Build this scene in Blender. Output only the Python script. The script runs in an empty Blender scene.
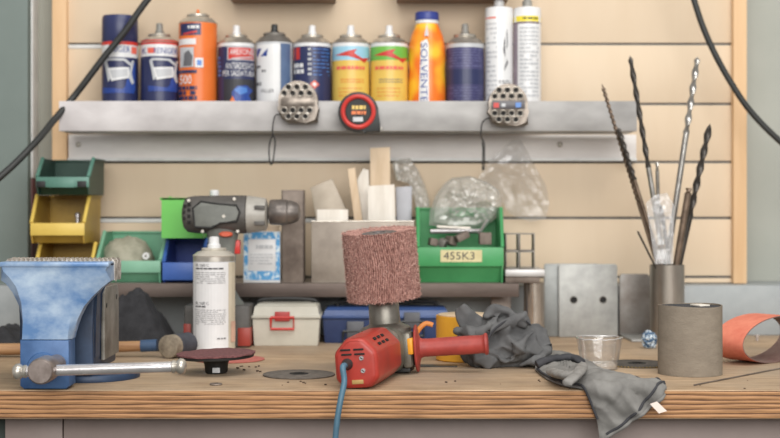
import bpy, bmesh, math, random
from mathutils import Vector, Matrix, noise as mnoise
random.seed(7)
C = bpy.context.scene.collection
PI = math.pi
F, HY, H = 1400.0, 205.0, 0.2194        # focal length in px, horizon row, camera height above the bench top (z=0)

def W(px, py, D):
    return Vector(((px-390)*D/F, D, H-(py-HY)*D/F))
def X(px, D): return (px-390)*D/F
def Z(py, D): return H-(py-HY)*D/F
def on_bench(px, py, z=0.0):
    D = (H-z)*F/(py-HY)
    return Vector((X(px, D), D, z))

# ------------------------------------------------------------------ materials
def lin(c):
    c /= 255.0
    return c/12.92 if c <= 0.04045 else ((c+0.055)/1.055)**2.4
def col(rgb): return (lin(rgb[0]), lin(rgb[1]), lin(rgb[2]), 1.0)
MATS = {}
def mat(name, rgb, rgb2=None, scale=30, rough=0.5, metal=0.0, bump=0.0, bscale=None, stretch=(1,1,1), coat=0.0, contrast=(0.35,0.65), detail=6, spec=0.5, rvar=0.0, emis=None):
    if name in MATS: return MATS[name]
    m = bpy.data.materials.new(name); m.use_nodes = True
    nt = m.node_tree; N = nt.nodes; L = nt.links
    b = N['Principled BSDF']
    b.inputs['Roughness'].default_value = rough; b.inputs['Metallic'].default_value = metal
    b.inputs['Coat Weight'].default_value = coat; b.inputs['Specular IOR Level'].default_value = spec
    if rgb2 is None:
        rgb2 = tuple(max(0, c*0.86) for c in rgb)
    tc = N.new('ShaderNodeTexCoord'); mp = N.new('ShaderNodeMapping'); mp.inputs['Scale'].default_value = stretch
    nz = N.new('ShaderNodeTexNoise'); nz.inputs['Scale'].default_value = scale; nz.inputs['Detail'].default_value = detail; nz.inputs['Roughness'].default_value = 0.62
    L.new(tc.outputs['Object'], mp.inputs['Vector']); L.new(mp.outputs['Vector'], nz.inputs['Vector'])
    rp = N.new('ShaderNodeValToRGB'); rp.color_ramp.elements[0].position = contrast[0]; rp.color_ramp.elements[1].position = contrast[1]
    rp.color_ramp.elements[0].color = col(rgb2); rp.color_ramp.elements[1].color = col(rgb)
    L.new(nz.outputs['Fac'], rp.inputs['Fac']); L.new(rp.outputs['Color'], b.inputs['Base Color'])
    if rvar:
        mr = N.new('ShaderNodeMapRange'); mr.inputs['To Min'].default_value = rough-rvar; mr.inputs['To Max'].default_value = rough+rvar
        L.new(nz.outputs['Fac'], mr.inputs['Value']); L.new(mr.outputs['Result'], b.inputs['Roughness'])
    if bump:
        n2 = N.new('ShaderNodeTexNoise'); n2.inputs['Scale'].default_value = bscale or scale*3; n2.inputs['Detail'].default_value = 5
        L.new(mp.outputs['Vector'], n2.inputs['Vector'])
        bp = N.new('ShaderNodeBump'); bp.inputs['Strength'].default_value = bump; bp.inputs['Distance'].default_value = 0.002
        L.new(n2.outputs['Fac'], bp.inputs['Height']); L.new(bp.outputs['Normal'], b.inputs['Normal'])
    MATS[name] = m
    return m

def film(name, diffuse=0.12, gloss=0.16, rgb=(240,240,240), rough=0.12, bumpscale=60):
    m = bpy.data.materials.new(name); m.use_nodes = True
    nt = m.node_tree; N = nt.nodes; L = nt.links; N.clear()
    out = N.new('ShaderNodeOutputMaterial'); tr = N.new('ShaderNodeBsdfTransparent'); gl = N.new('ShaderNodeBsdfGlossy'); di = N.new('ShaderNodeBsdfDiffuse')
    tr.inputs['Color'].default_value = (0.96,0.96,0.96,1)
    gl.inputs['Roughness'].default_value = rough; di.inputs['Color'].default_value = col(rgb)
    tc = N.new('ShaderNodeTexCoord'); nz = N.new('ShaderNodeTexNoise'); nz.inputs['Scale'].default_value = bumpscale; nz.inputs['Detail'].default_value = 4
    L.new(tc.outputs['Object'], nz.inputs['Vector'])
    bp = N.new('ShaderNodeBump'); bp.inputs['Strength'].default_value = 0.5; bp.inputs['Distance'].default_value = 0.004
    L.new(nz.outputs['Fac'], bp.inputs['Height']); L.new(bp.outputs['Normal'], gl.inputs['Normal'])
    lw = N.new('ShaderNodeLayerWeight'); lw.inputs['Blend'].default_value = 0.35
    L.new(bp.outputs['Normal'], lw.inputs['Normal'])
    mr = N.new('ShaderNodeMapRange'); mr.inputs['To Min'].default_value = gloss*0.4; mr.inputs['To Max'].default_value = min(1, gloss*3)
    L.new(lw.outputs['Facing'], mr.inputs['Value'])
    m1 = N.new('ShaderNodeMixShader'); m2 = N.new('ShaderNodeMixShader')
    m1.inputs['Fac'].default_value = diffuse
    L.new(tr.outputs[0], m1.inputs[1]); L.new(di.outputs[0], m1.inputs[2])
    L.new(mr.outputs['Result'], m2.inputs['Fac']); L.new(m1.outputs[0], m2.inputs[1]); L.new(gl.outputs[0], m2.inputs[2])
    L.new(m2.outputs[0], out.inputs['Surface'])
    MATS[name] = m
    return m

def plywood_edge():
    m = bpy.data.materials.new('plywood_edge'); m.use_nodes = True
    nt = m.node_tree; N = nt.nodes; L = nt.links; b = N['Principled BSDF']
    tc = N.new('ShaderNodeTexCoord')
    mp = N.new('ShaderNodeMapping'); mp.inputs['Scale'].default_value = (0.06, 1, 1)
    L.new(tc.outputs['Object'], mp.inputs['Vector'])
    wv = N.new('ShaderNodeTexWave'); wv.bands_direction = 'Z'; wv.inputs['Scale'].default_value = 58; wv.inputs['Distortion'].default_value = 3.6
    wv.inputs['Detail'].default_value = 4; wv.inputs['Detail Scale'].default_value = 2.2
    L.new(mp.outputs['Vector'], wv.inputs['Vector'])
    r1 = N.new('ShaderNodeValToRGB')
    e = r1.color_ramp.elements; e[0].position = 0.0; e[0].color = col((92,60,38)); e[1].position = 0.30; e[1].color = col((186,138,94))
    n3 = e.new(0.10); n3.color = col((146,100,62))
    L.new(wv.outputs['Fac'], r1.inputs['Fac'])
    mp2 = N.new('ShaderNodeMapping'); mp2.inputs['Scale'].default_value = (6, 1, 160); L.new(tc.outputs['Object'], mp2.inputs['Vector'])
    nz = N.new('ShaderNodeTexNoise'); nz.inputs['Scale'].default_value = 3; nz.inputs['Detail'].default_value = 6; L.new(mp2.outputs['Vector'], nz.inputs['Vector'])
    r2 = N.new('ShaderNodeValToRGB'); r2.color_ramp.elements[0].position = 0.32; r2.color_ramp.elements[0].color = (0.35,0.33,0.3,1); r2.color_ramp.elements[1].position = 0.6; r2.color_ramp.elements[1].color = (1,1,1,1)
    L.new(nz.outputs['Fac'], r2.inputs['Fac'])
    mx = N.new('ShaderNodeMixRGB'); mx.blend_type = 'MULTIPLY'; mx.inputs['Fac'].default_value = 0.75
    L.new(r1.outputs['Color'], mx.inputs[1]); L.new(r2.outputs['Color'], mx.inputs[2])
    n4 = N.new('ShaderNodeTexNoise'); n4.inputs['Scale'].default_value = 9; n4.inputs['Detail'].default_value = 3; L.new(tc.outputs['Object'], n4.inputs['Vector'])
    r4 = N.new('ShaderNodeValToRGB'); r4.color_ramp.elements[0].position = 0.3; r4.color_ramp.elements[0].color = (0.6,0.55,0.5,1); r4.color_ramp.elements[1].position = 0.5; r4.color_ramp.elements[1].color = (1,1,1,1)
    L.new(n4.outputs['Fac'], r4.inputs['Fac'])
    m5 = N.new('ShaderNodeMixRGB'); m5.blend_type = 'MULTIPLY'; m5.inputs['Fac'].default_value = 0.6
    L.new(mx.outputs['Color'], m5.inputs[1]); L.new(r4.outputs['Color'], m5.inputs[2])
    L.new(m5.outputs['Color'], b.inputs['Base Color']); b.inputs['Roughness'].default_value = 0.65
    bp = N.new('ShaderNodeBump'); bp.inputs['Strength'].default_value = 0.5; bp.inputs['Distance'].default_value = 0.001
    L.new(wv.outputs['Fac'], bp.inputs['Height']); L.new(bp.outputs['Normal'], b.inputs['Normal'])
    return m

def bench_top():
    m = bpy.data.materials.new('worn_bench_top'); m.use_nodes = True
    nt = m.node_tree; N = nt.nodes; L = nt.links; b = N['Principled BSDF']
    tc = N.new('ShaderNodeTexCoord')
    mp = N.new('ShaderNodeMapping'); mp.inputs['Scale'].default_value = (4, 60, 1); L.new(tc.outputs['Object'], mp.inputs['Vector'])
    g = N.new('ShaderNodeTexNoise'); g.inputs['Scale'].default_value = 3; g.inputs['Detail'].default_value = 8; g.inputs['Roughness'].default_value = 0.7; L.new(mp.outputs['Vector'], g.inputs['Vector'])
    r1 = N.new('ShaderNodeValToRGB'); e = r1.color_ramp.elements
    e[0].position = 0.3; e[0].color = col((146,118,92)); e[1].position = 0.68; e[1].color = col((208,181,148))
    L.new(g.outputs['Fac'], r1.inputs['Fac'])
    s = N.new('ShaderNodeTexNoise'); s.inputs['Scale'].default_value = 7; s.inputs['Detail'].default_value = 7; s.inputs['Roughness'].default_value = 0.65; L.new(tc.outputs['Object'], s.inputs['Vector'])
    r2 = N.new('ShaderNodeValToRGB'); r2.color_ramp.elements[0].position = 0.33; r2.color_ramp.elements[0].color = (0.42,0.41,0.40,1); r2.color_ramp.elements[1].position = 0.6; r2.color_ramp.elements[1].color = (1,1,1,1)
    L.new(s.outputs['Fac'], r2.inputs['Fac'])
    mx = N.new('ShaderNodeMixRGB'); mx.blend_type = 'MULTIPLY'; mx.inputs['Fac'].default_value = 0.6
    L.new(r1.outputs['Color'], mx.inputs[1]); L.new(r2.outputs['Color'], mx.inputs[2])
    # grey grime patches
    s2 = N.new('ShaderNodeTexNoise'); s2.inputs['Scale'].default_value = 4.5; s2.inputs['Detail'].default_value = 5; mp3 = N.new('ShaderNodeMapping'); mp3.inputs['Location'].default_value = (3.1,1.7,0); L.new(tc.outputs['Object'], mp3.inputs['Vector']); L.new(mp3.outputs['Vector'], s2.inputs['Vector'])
    r3 = N.new('ShaderNodeValToRGB'); r3.color_ramp.elements[0].position = 0.42; r3.color_ramp.elements[0].color = (0,0,0,1); r3.color_ramp.elements[1].position = 0.66; r3.color_ramp.elements[1].color = (0.6,0.6,0.6,1)
    L.new(s2.outputs['Fac'], r3.inputs['Fac'])
    m2 = N.new('ShaderNodeMixRGB'); m2.inputs[2].default_value = col((164,148,130)); L.new(r3.outputs['Color'], m2.inputs['Fac']); L.new(mx.outputs['Color'], m2.inputs[1])
    L.new(m2.outputs['Color'], b.inputs['Base Color']); b.inputs['Roughness'].default_value = 0.6; b.inputs['Specular IOR Level'].default_value = 0.3
    bp = N.new('ShaderNodeBump'); bp.inputs['Strength'].default_value = 0.35; bp.inputs['Distance'].default_value = 0.001
    L.new(g.outputs['Fac'], bp.inputs['Height']); L.new(bp.outputs['Normal'], b.inputs['Normal'])
    return m

def weave(name, rgb, rgb2, scale=900):
    m = mat(name, rgb, rgb2, scale=60, rough=0.9, bump=0.25, bscale=700, contrast=(0.3,0.7), spec=0.15)
    return m

M_board = mat('birch_board', (220,201,176), (213,192,165), scale=4, stretch=(2.5,1,0.5), rough=0.55, contrast=(0.3,0.7), spec=0.3)
M_frame = mat('pine_frame', (224,190,150), (214,176,134), scale=5, stretch=(8,8,0.6), rough=0.55, spec=0.3)
M_rail = mat('grey_rail', (112,112,110), (90,90,88), scale=20, rough=0.45, metal=0.3)
M_wall = mat('grey_green_wall', (172,174,166), (160,163,155), scale=3, rough=0.8)
M_wallb = mat('grey_beige_wall', (160,160,150), (148,148,138), scale=3, rough=0.8)
M_door = mat('dark_green_grey_door', (116,127,122), (104,116,111), scale=3, rough=0.6)
M_white = mat('white_paint', (225,225,222), (205,205,203), scale=20, rough=0.5)
M_floor = mat('grey_concrete', (120,118,112), (96,95,90), scale=4, rough=0.8)
M_galv = mat('galvanised_steel', (168,168,165), (138,139,138), scale=14, rough=0.42, metal=0.65, rvar=0.1, stretch=(0.6,1,1.2), contrast=(0.3,0.7))
M_galvpale = mat('galvanised_pale', (206,204,202), (180,178,176), scale=14, rough=0.45, metal=0.5, rvar=0.1, stretch=(0.6,1,1.2), contrast=(0.3,0.7))
M_splash = mat('splash_steel', (168,173,174), (150,156,158), scale=18, rough=0.55, metal=0.1, contrast=(0.3,0.7))
M_shelf = mat('shelf_steel', (168,158,150), (120,108,100), scale=12, stretch=(0.5,1,2), rough=0.5, metal=0.45)
M_steel = mat('mill_steel', (150,146,140), (112,107,100), scale=22, rough=0.45, metal=0.6, rvar=0.1)
M_steelplate = mat('grey_plate', (168,168,164), (148,148,145), scale=40, rough=0.5, metal=0.45)
M_rusty = mat('rusty_steel', (136,124,114), (98,86,78), scale=25, rough=0.6, metal=0.35)
M_chrome = mat('chrome', (232,228,228), (204,200,200), scale=30, rough=0.24, metal=0.8)
M_satin = mat('satin_metal', (206,200,190), (172,166,156), scale=30, rough=0.34, metal=0.75)
M_dark = mat('dark_plastic', (52,54,54), (40,42,42), scale=40, rough=0.45)
M_black = mat('black_rubber', (34,34,34), (24,24,24), scale=40, rough=0.55)
M_hole = mat('dark_hole', (26,24,23), (20,18,17), scale=40, rough=0.8)
M_grey = mat('grey_plastic', (150,148,142), (128,126,120), scale=40, rough=0.4)
M_navy = mat('navy_print', (46,52,92), (40,46,84), scale=12, rough=0.35)
M_blue = mat('blue_print', (52,84,162), (38,62,134), scale=10, rough=0.35)
M_lblue = mat('light_blue_print', (92,140,205), (70,118,190), scale=10, rough=0.35)
M_sky = mat('sky_blue_print', (158,202,220), (146,192,214), scale=12, rough=0.35)
M_grn = mat('green_print', (118,184,78), (106,172,70), scale=12, rough=0.35)
M_yel = mat('yellow_print', (228,196,100), (218,182,86), scale=12, rough=0.35)
M_orange = mat('orange_print', (230,122,54), (220,110,44), scale=12, rough=0.35)
M_red = mat('red_print', (206,62,54), (192,50,44), scale=12, rough=0.4)
M_redp = mat('soft_red_print', (226,110,92), (220,98,80), scale=12, rough=0.4)
M_wht = mat('white_print', (226,226,226), (214,214,214), scale=12, rough=0.35)
M_pgrey = mat('pale_grey_print', (196,198,200), (182,184,187), scale=12, rough=0.35)
M_ink = mat('grey_ink', (108,108,112), (96,96,100), scale=12, rough=0.5)
M_dink = mat('dark_ink', (56,56,62), (46,46,52), scale=12, rough=0.5)
M_fluo = mat('lemon_band', (236,218,62), (228,208,50), scale=12, rough=0.4)
M_wood = mat('pale_wood', (214,192,164), (190,164,132), scale=10, stretch=(6,6,0.8), rough=0.6)
M_woodw = mat('whitewashed_wood', (228,222,212), (208,200,188), scale=10, stretch=(6,6,0.8), rough=0.6)
M_handle = mat('oiled_wood', (186,146,106), (150,110,74), scale=10, stretch=(0.8,8,8), rough=0.5)

# ------------------------------------------------------------------ mesh builder
class MB:
    def __init__(self): self.bm = bmesh.new()
    def _mark(self): return set(self.bm.faces)
    def _setmi(self, faces, mi):
        for f in faces: f.material_index = mi
    def box(self, c, s, bev=0.0, rot=None, mi=0, seg=2):
        bm = self.bm; old = set(bm.faces)
        r = bmesh.ops.create_cube(bm, size=1.0)
        vs = r['verts']
        for v in vs: v.co = Vector((v.co.x*s[0], v.co.y*s[1], v.co.z*s[2]))
        if bev > 0:
            es = list({e for v in vs for e in v.link_edges})
            r2 = bmesh.ops.bevel(bm, geom=es, offset=min(bev, min(s)*0.45), segments=seg, profile=0.5, affect='EDGES')
        new = [f for f in bm.faces if f not in old]
        nv = list({v for f in new for v in f.verts})
        M = Matrix.Translation(Vector(c)) @ (rot.to_4x4() if rot else Matrix.Identity(4))
        for v in nv: v.co = M @ v.co
        self._setmi(new, mi); return nv
    def bx(self, x0, x1, y0, y1, z0, z1, bev=0.0, mi=0, seg=2):
        return self.box(((x0+x1)/2,(y0+y1)/2,(z0+z1)/2), (abs(x1-x0),abs(y1-y0),abs(z1-z0)), bev, None, mi, seg)
    def loft(self, rings, mi=0, caps=(True,True), closed=False, mis=None):
        bm = self.bm; R = [[bm.verts.new(p) for p in r] for r in rings]; n = len(R[0]); out = []
        K = len(R)
        for i in range(K if closed else K-1):
            a, b = R[i], R[(i+1) % K]
            for j in range(n):
                f = bm.faces.new((a[j], a[(j+1)%n], b[(j+1)%n], b[j])); f.material_index = mis[i] if mis else mi; out.append(f)
        if not closed:
            if caps[0]: f = bm.faces.new(list(reversed(R[0]))); f.material_index = mis[0] if mis else mi
            if caps[1]: f = bm.faces.new(R[-1]); f.material_index = mis[-1] if mis else mi
        return [v for r in R for v in r]
    def lathe(self, prof, c=(0,0,0), axis='Z', seg=32, mi=0, mis=None, caps=(True,True), M=None):
        c = Vector(c); rings = []
        for r, z in prof:
            ring = []
            for k in range(seg):
                a = 2*PI*k/seg; x, y = max(r,1e-5)*math.cos(a), max(r,1e-5)*math.sin(a)
                p = Vector((x,y,z)) if axis == 'Z' else (Vector((z,x,y)) if axis == 'X' else Vector((y,z,x)))
                if M: p = M @ p
                ring.append(c+p)
            rings.append(ring)
        return self.loft(rings, mi, caps, mis=mis)
    def tube(self, pts, r, seg=10, mi=0, closed=False, flat=1.0):
        pts = [Vector(p) for p in pts]; n = len(pts); rings = []; prev = None
        for i, p in enumerate(pts):
            if closed: t = (pts[(i+1)%n]-pts[i-1]).normalized()
            else: t = (pts[min(i+1,n-1)]-pts[max(i-1,0)]).normalized()
            if prev is None:
                u = t.cross(Vector((0,0,1)))
                if u.length < 1e-3: u = t.cross(Vector((1,0,0)))
                u.normalize()
            else:
                u = (prev - t*prev.dot(t)).normalized()
            prev = u; v = t.cross(u)
            rr = r[i] if isinstance(r, (list,tuple)) else r
            rings.append([p + (u*math.cos(2*PI*k/seg) + v*math.sin(2*PI*k/seg)*flat)*rr for k in range(seg)])
        return self.loft(rings, mi, closed=closed)
    def prism(self, poly, a0, a1, fn, mi=0, bev=0.0):
        """poly: 2-D points; fn(u, v, a) -> 3-D"""
        bm = self.bm; old = set(bm.faces)
        A = [bm.verts.new(fn(u,v,a0)) for u,v in poly]; B = [bm.verts.new(fn(u,v,a1)) for u,v in poly]
        n = len(poly)
        for j in range(n): bm.faces.new((A[j],A[(j+1)%n],B[(j+1)%n],B[j]))
        fa = bm.faces.new(list(reversed(A))); fb = bm.faces.new(B)
        if bev:
            es = list(set(fa.edges)|set(fb.edges))
            bmesh.ops.bevel(bm, geom=es, offset=bev, segments=2, profile=0.5, affect='EDGES')
        new = [f for f in bm.faces if f not in old]
        self._setmi(new, mi)
        return list({v for f in new for v in f.verts})
    def twist(self, p0, p1, r, turns, mi=0, n=60, seg=12, flat=0.62):
        p0, p1 = Vector(p0), Vector(p1); t = (p1-p0).normalized(); u = t.cross(Vector((0,1,0))).normalized(); v = t.cross(u); rings = []
        for i in range(n+1):
            f = i/n; a0 = turns*2*PI*f; q = p0.lerp(p1, f); k = 1.0 if f < 0.96 else max(0.15, (1-f)/0.04)
            ring = []
            for s in range(seg):
                a = 2*PI*s/seg; rx, ry = r*math.cos(a), r*flat*math.sin(a)
                ring.append(q + (u*(rx*math.cos(a0)-ry*math.sin(a0)) + v*(rx*math.sin(a0)+ry*math.cos(a0)))*k)
            rings.append(ring)
        return self.loft(rings, mi)
    def grid(self, fn, nu, nv, mi=0, wrap=False):
        bm = self.bm; G = [[bm.verts.new(fn(i/nu, j/nv)) for j in range(nv+1)] for i in range(nu+1 if not wrap else nu)]
        for i in range(nu):
            a = G[i]; b = G[(i+1)%len(G)]
            for j in range(nv): f = bm.faces.new((a[j],b[j],b[j+1],a[j+1])); f.material_index = mi
        return G
    def xform(self, M, vs=None):
        for v in (vs or self.bm.verts): v.co = M @ v.co
    def sphere(self, c, r, mi=0, u=16, v=10):
        prof = [(r[0]*math.sin(PI*i/v) if isinstance(r,(tuple,list)) else r*math.sin(PI*i/v), -(r[2] if isinstance(r,(tuple,list)) else r)*math.cos(PI*i/v)) for i in range(v+1)]
        return self.lathe(prof, c, seg=u, mi=mi)
    def mesh(self, name, mats, angle=38, smooth=True):
        bm = self.bm
        bmesh.ops.remove_doubles(bm, verts=bm.verts, dist=1e-6)
        bmesh.ops.recalc_face_normals(bm, faces=bm.faces)
        me = bpy.data.meshes.new(name); bm.to_mesh(me); bm.free()
        for m in (mats if isinstance(mats,(list,tuple)) else [mats]): me.materials.append(m)
        if smooth:
            for p in me.polygons: p.use_smooth = True
            me.set_sharp_from_angle(angle=math.radians(angle))
        return me

def chain(o):
    M = Matrix.Identity(4)
    while o: M = o.matrix_basis @ M; o = o.parent
    return M
def part(name, mb, mats, parent, label=None, world=True, angle=38, smooth=True, kind=None):
    """one mesh of its own under parent (world: built in world coordinates)"""
    if world: mb.xform(chain(parent).inverted())
    o = bpy.data.objects.new(name, mb.mesh(name, mats, angle, smooth)); C.objects.link(o); o.parent = parent
    if label: o['label'] = label
    if kind: o['kind'] = kind
    return o
def tag(o, label, cat, group=None, kind=None):
    o['label'] = label; o['category'] = cat
    if group: o['group'] = group
    if kind: o['kind'] = kind
    return o
def thing(name, label, cat, loc, group=None, rot=None):
    o = bpy.data.objects.new(name, None); C.objects.link(o); o.location = loc; o.empty_display_size = 0.03
    if rot is not None: o.rotation_euler = rot
    return tag(o, label, cat, group)
def solo(name, mb, mats, label, cat, loc, group=None, kind=None, angle=38, smooth=True):
    loc = Vector(loc); mb.xform(Matrix.Translation(-loc))
    o = bpy.data.objects.new(name, mb.mesh(name, mats, angle, smooth)); C.objects.link(o); o.location = loc
    return tag(o, label, cat, group, kind)
def struct(name, mb, mats, label=None):
    o = bpy.data.objects.new(name, mb.mesh(name, mats)); C.objects.link(o); o['kind'] = 'structure'
    if label: o['label'] = label
    return o
def copy_tree(o, parent=None):
    c = o.copy(); C.objects.link(c)
    if parent: c.parent = parent
    for ch in [k for k in bpy.data.objects if k.parent == o]: copy_tree(ch, c)
    return c
def ring(c, a, b, u=(1,0,0), v=(0,0,1), n=2.0, seg=24):
    c, u, v = Vector(c), Vector(u), Vector(v); out = []
    for k in range(seg):
        t = 2*PI*k/seg; ct, st = math.cos(t), math.sin(t)
        out.append(c + u*(a*math.copysign(abs(ct)**(2/n), ct)) + v*(b*math.copysign(abs(st)**(2/n), st)))
    return out
def smooth_path(P, n=8):
    P = [Vector(p) for p in P]; out = []
    for i in range(len(P)-1):
        p0, p1, p2, p3 = P[max(i-1,0)], P[i], P[i+1], P[min(i+2,len(P)-1)]
        for k in range(n):
            t = k/n
            out.append(0.5*((2*p1)+(-p0+p2)*t+(2*p0-5*p1+4*p2-p3)*t*t+(-p0+3*p1-3*p2+p3)*t**3))
    out.append(P[-1]); return out
def ridged(p, s, o=3):
    v = 0; a = 1; tot = 0; q = Vector(p)*s
    for i in range(o):
        v += a*(1-2*abs(mnoise.noise(q))); tot += a; a *= 0.5; q = q*2.1+Vector((5.2,1.3,7.7))
    return v/tot

# ------------------------------------------------------------------ printing on curved labels
_tc = {}
def text_faces(s):
    if s in _tc: return _tc[s]
    cu = bpy.data.curves.new('lettering', 'FONT'); cu.body = s; cu.size = 1.0; cu.resolution_u = 3
    o = bpy.data.objects.new('lettering', cu); C.objects.link(o); bpy.context.view_layer.update()
    dg = bpy.context.evaluated_depsgraph_get(); ev = o.evaluated_get(dg); me = ev.to_mesh()
    vs = [(v.co.x, v.co.y) for v in me.vertices]; fs = [tuple(p.vertices) for p in me.polygons]
    ev.to_mesh_clear(); bpy.data.objects.remove(o); bpy.data.curves.remove(cu)
    x0, x1 = min(v[0] for v in vs), max(v[0] for v in vs); y0, y1 = min(v[1] for v in vs), max(v[1] for v in vs)
    vs = [((x-x0)/(x1-x0), (y-y0)/(y1-y0)) for x,y in vs]
    _tc[s] = (vs, fs); return _tc[s]
class Print:
    """flat shapes in photo rows/columns laid on a surface by a mapping fn(px, py, layer) -> 3-D point"""
    def __init__(self, fn, step=3.0): self.fn = fn; self.bm = bmesh.new(); self.mats = []; self.layer = 0; self.step = step; self.items = []
    def mi(self, m):
        if m not in self.mats: self.mats.append(m)
        return self.mats.index(m)
    def poly(self, pts, m, lift=None):
        self.layer += 1; self.items.append(([tuple(p) for p in pts], [tuple(range(len(pts)))], self.mi(m), self.layer if lift is None else lift)); return self
    def rect(self, x0, y0, x1, y1, m): return self.poly([(x0,y1),(x1,y1),(x1,y0),(x0,y0)], m)
    def text(self, s, x0, y0, x1, y1, m, vertical=False):
        vs, fs = text_faces(s); self.layer += 1
        if vertical: pts = [(x0+(x1-x0)*v, y0+(y1-y0)*u) for u,v in vs]
        else: pts = [(x0+(x1-x0)*u, y1-(y1-y0)*v) for u,v in vs]
        self.items.append((pts, fs, self.mi(m), self.layer)); return self
    def lines(self, x0, y0, x1, y1, n, m, fill=0.45, seed=1):
        """rows of fine print too small to read"""
        rr = random.Random(seed); dy = (y1-y0)/n
        self.layer += 1; keep = self.layer
        for i in range(n):
            x = x0
            while x < x1-1:
                w = min(rr.uniform(1.6,5.5), x1-x); yy = y0+i*dy
                if rr.random() < 0.92: self.poly([(x,yy+dy*fill),(x+w,yy+dy*fill),(x+w,yy),(x,yy)], m, lift=keep)
                x += w+0.8
        self.layer = keep; return self
    def build(self, name, parent, label=None):
        bm = self.bm
        for pts, fs, mi, lay in self.items:
            b2 = bmesh.new(); V = [b2.verts.new((p[0],p[1],0)) for p in pts]
            for f in fs:
                try: b2.faces.new([V[i] for i in f])
                except ValueError: pass
            xs = [p[0] for p in pts]
            if self.step:
                x = min(xs)+self.step
                while x < max(xs)-0.2:
                    bmesh.ops.bisect_plane(b2, geom=list(b2.verts)+list(b2.edges)+list(b2.faces), plane_co=(x,0,0), plane_no=(1,0,0)); x += self.step
            mp = {v: bm.verts.new(self.fn(v.co.x, v.co.y, lay)) for v in b2.verts}
            for f in b2.faces:
                nf = bm.faces.new([mp[v] for v in f.verts]); nf.material_index = mi
            b2.free()
        bm.transform(chain(parent).inverted())
        me = bpy.data.meshes.new(name); bm.to_mesh(me); bm.free()
        for m in self.mats: me.materials.append(m)
        o = bpy.data.objects.new(name, me); C.objects.link(o); o.parent = parent
        if label: o['label'] = label
        return o
def on_cyl(c, r, D, lift=0.00035):
    """photo column/row -> point on an upright cylinder standing at c with radius r"""
    c = Vector(c); tow = Vector((-c.x, -c.y, 0)).normalized(); rt = Vector((-tow.y, tow.x, 0))
    pc = 390+c.x/c.y*F; pr = r*F/c.y
    def fn(px, py, lay):
        s = max(-0.995, min(0.995, (px-pc)/pr)); a = math.asin(s); R = r+lift*(0.6+0.45*lay)
        return Vector((c.x,c.y,0)) + rt*(R*math.sin(a)) + tow*(R*math.cos(a)) + Vector((0,0,Z(py, D)))
    return fn
def on_plane(Y, lift=0.0003):
    def fn(px, py, lay):
        y = Y-lift*lay
        return Vector((X(px,Y), y, Z(py,Y)))
    return fn

# ================================================================== SETTING
mb = MB(); mb.bx(-3,3,-2.0,2.7,-0.95,-0.9); struct('floor', mb, M_floor)
mb = MB(); mb.bx(X(30,2.5),3,2.5,2.6,-0.9,1.9); struct('wall_back', mb, M_wall)
mb = MB(); mb.bx(X(33,2.48),X(56,2.48),2.46,2.5,0.0845,1.6); struct('trim_2', mb, M_wallb, 'grey beige upright strip of wall left of the wooden board')
mb = MB(); mb.bx(-1.6,X(28,2.40),2.40,2.6,-0.9,1.6, 0.002); struct('door_1', mb, M_door, 'dark grey green metal door at the left edge')
mb = MB(); mb.bx(X(28.6,2.42),X(32.8,2.42),2.42,2.499,Z(178,2.42),1.6, 0.001); struct('trim_1', mb, M_white, 'narrow white vertical strip beside the grey door')
mb = MB(); mb.bx(X(28.6,2.42),X(32.4,2.42),2.42,2.499,0.0845,Z(178,2.42)-0.0005, 0.001)
struct('trim_3', mb, mat('dark_red_strip',(110,62,60),(60,50,52),scale=14,rough=0.5), 'dark red lower end of the strip beside the grey door')
mb = MB(); mb.bx(-1.4,1.4,2.36,2.4985,0,0.0835,0.001); struct('trim_4', mb, M_splash, 'grey metal upstand along the back of the bench')

# wooden slat panel on the wall
sp = thing('slat_panel', 'pale birch slatted wall board with pine frame behind the shelf', 'wall panel', (X(400,2.42),2.42,0.0845))
gy = [44,104,162,218,277]
zs = [Z(y,2.42) for y in gy]; xl, xr = X(66.5,2.42), X(733.5,2.42); ztop = 0.85
edges = [0.0850]+sorted(zs)+[ztop]
for i in range(len(edges)-1):
    mb = MB(); mb.bx(xl,xr,2.42,2.44,edges[i]+(0.0022 if i else 0),edges[i+1]-(0.0022 if i < len(edges)-2 else 0),0.0006)
    part('board', mb, M_board, sp)
for z in sorted(zs):
    mb = MB(); mb.bx(xl,xr,2.4255,2.439,z-0.0021,z+0.0021); part('groove_rail', mb, M_rail, sp)
    if z not in (zs[0],zs[3]): continue
    mb = MB(); mb.bx(xl+0.0003,X(105 if z == zs[0] else 325,2.42),2.4187,2.4199,z-0.0078,z-0.0014,0.0003); part('rail_edge', mb, M_white, sp, 'pale lower edge of the groove')
mb = MB(); mb.bx(xl,xr,2.44,2.495,0.085,ztop); part('backing_board', mb, M_frame, sp)
for a,b in ((52,66.5),(733.5,747)):
    mb = MB(); mb.bx(X(a,2.405),X(b,2.405),2.405,2.495,0.0845,ztop,0.001); part('frame_strip', mb, M_frame, sp)

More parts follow.
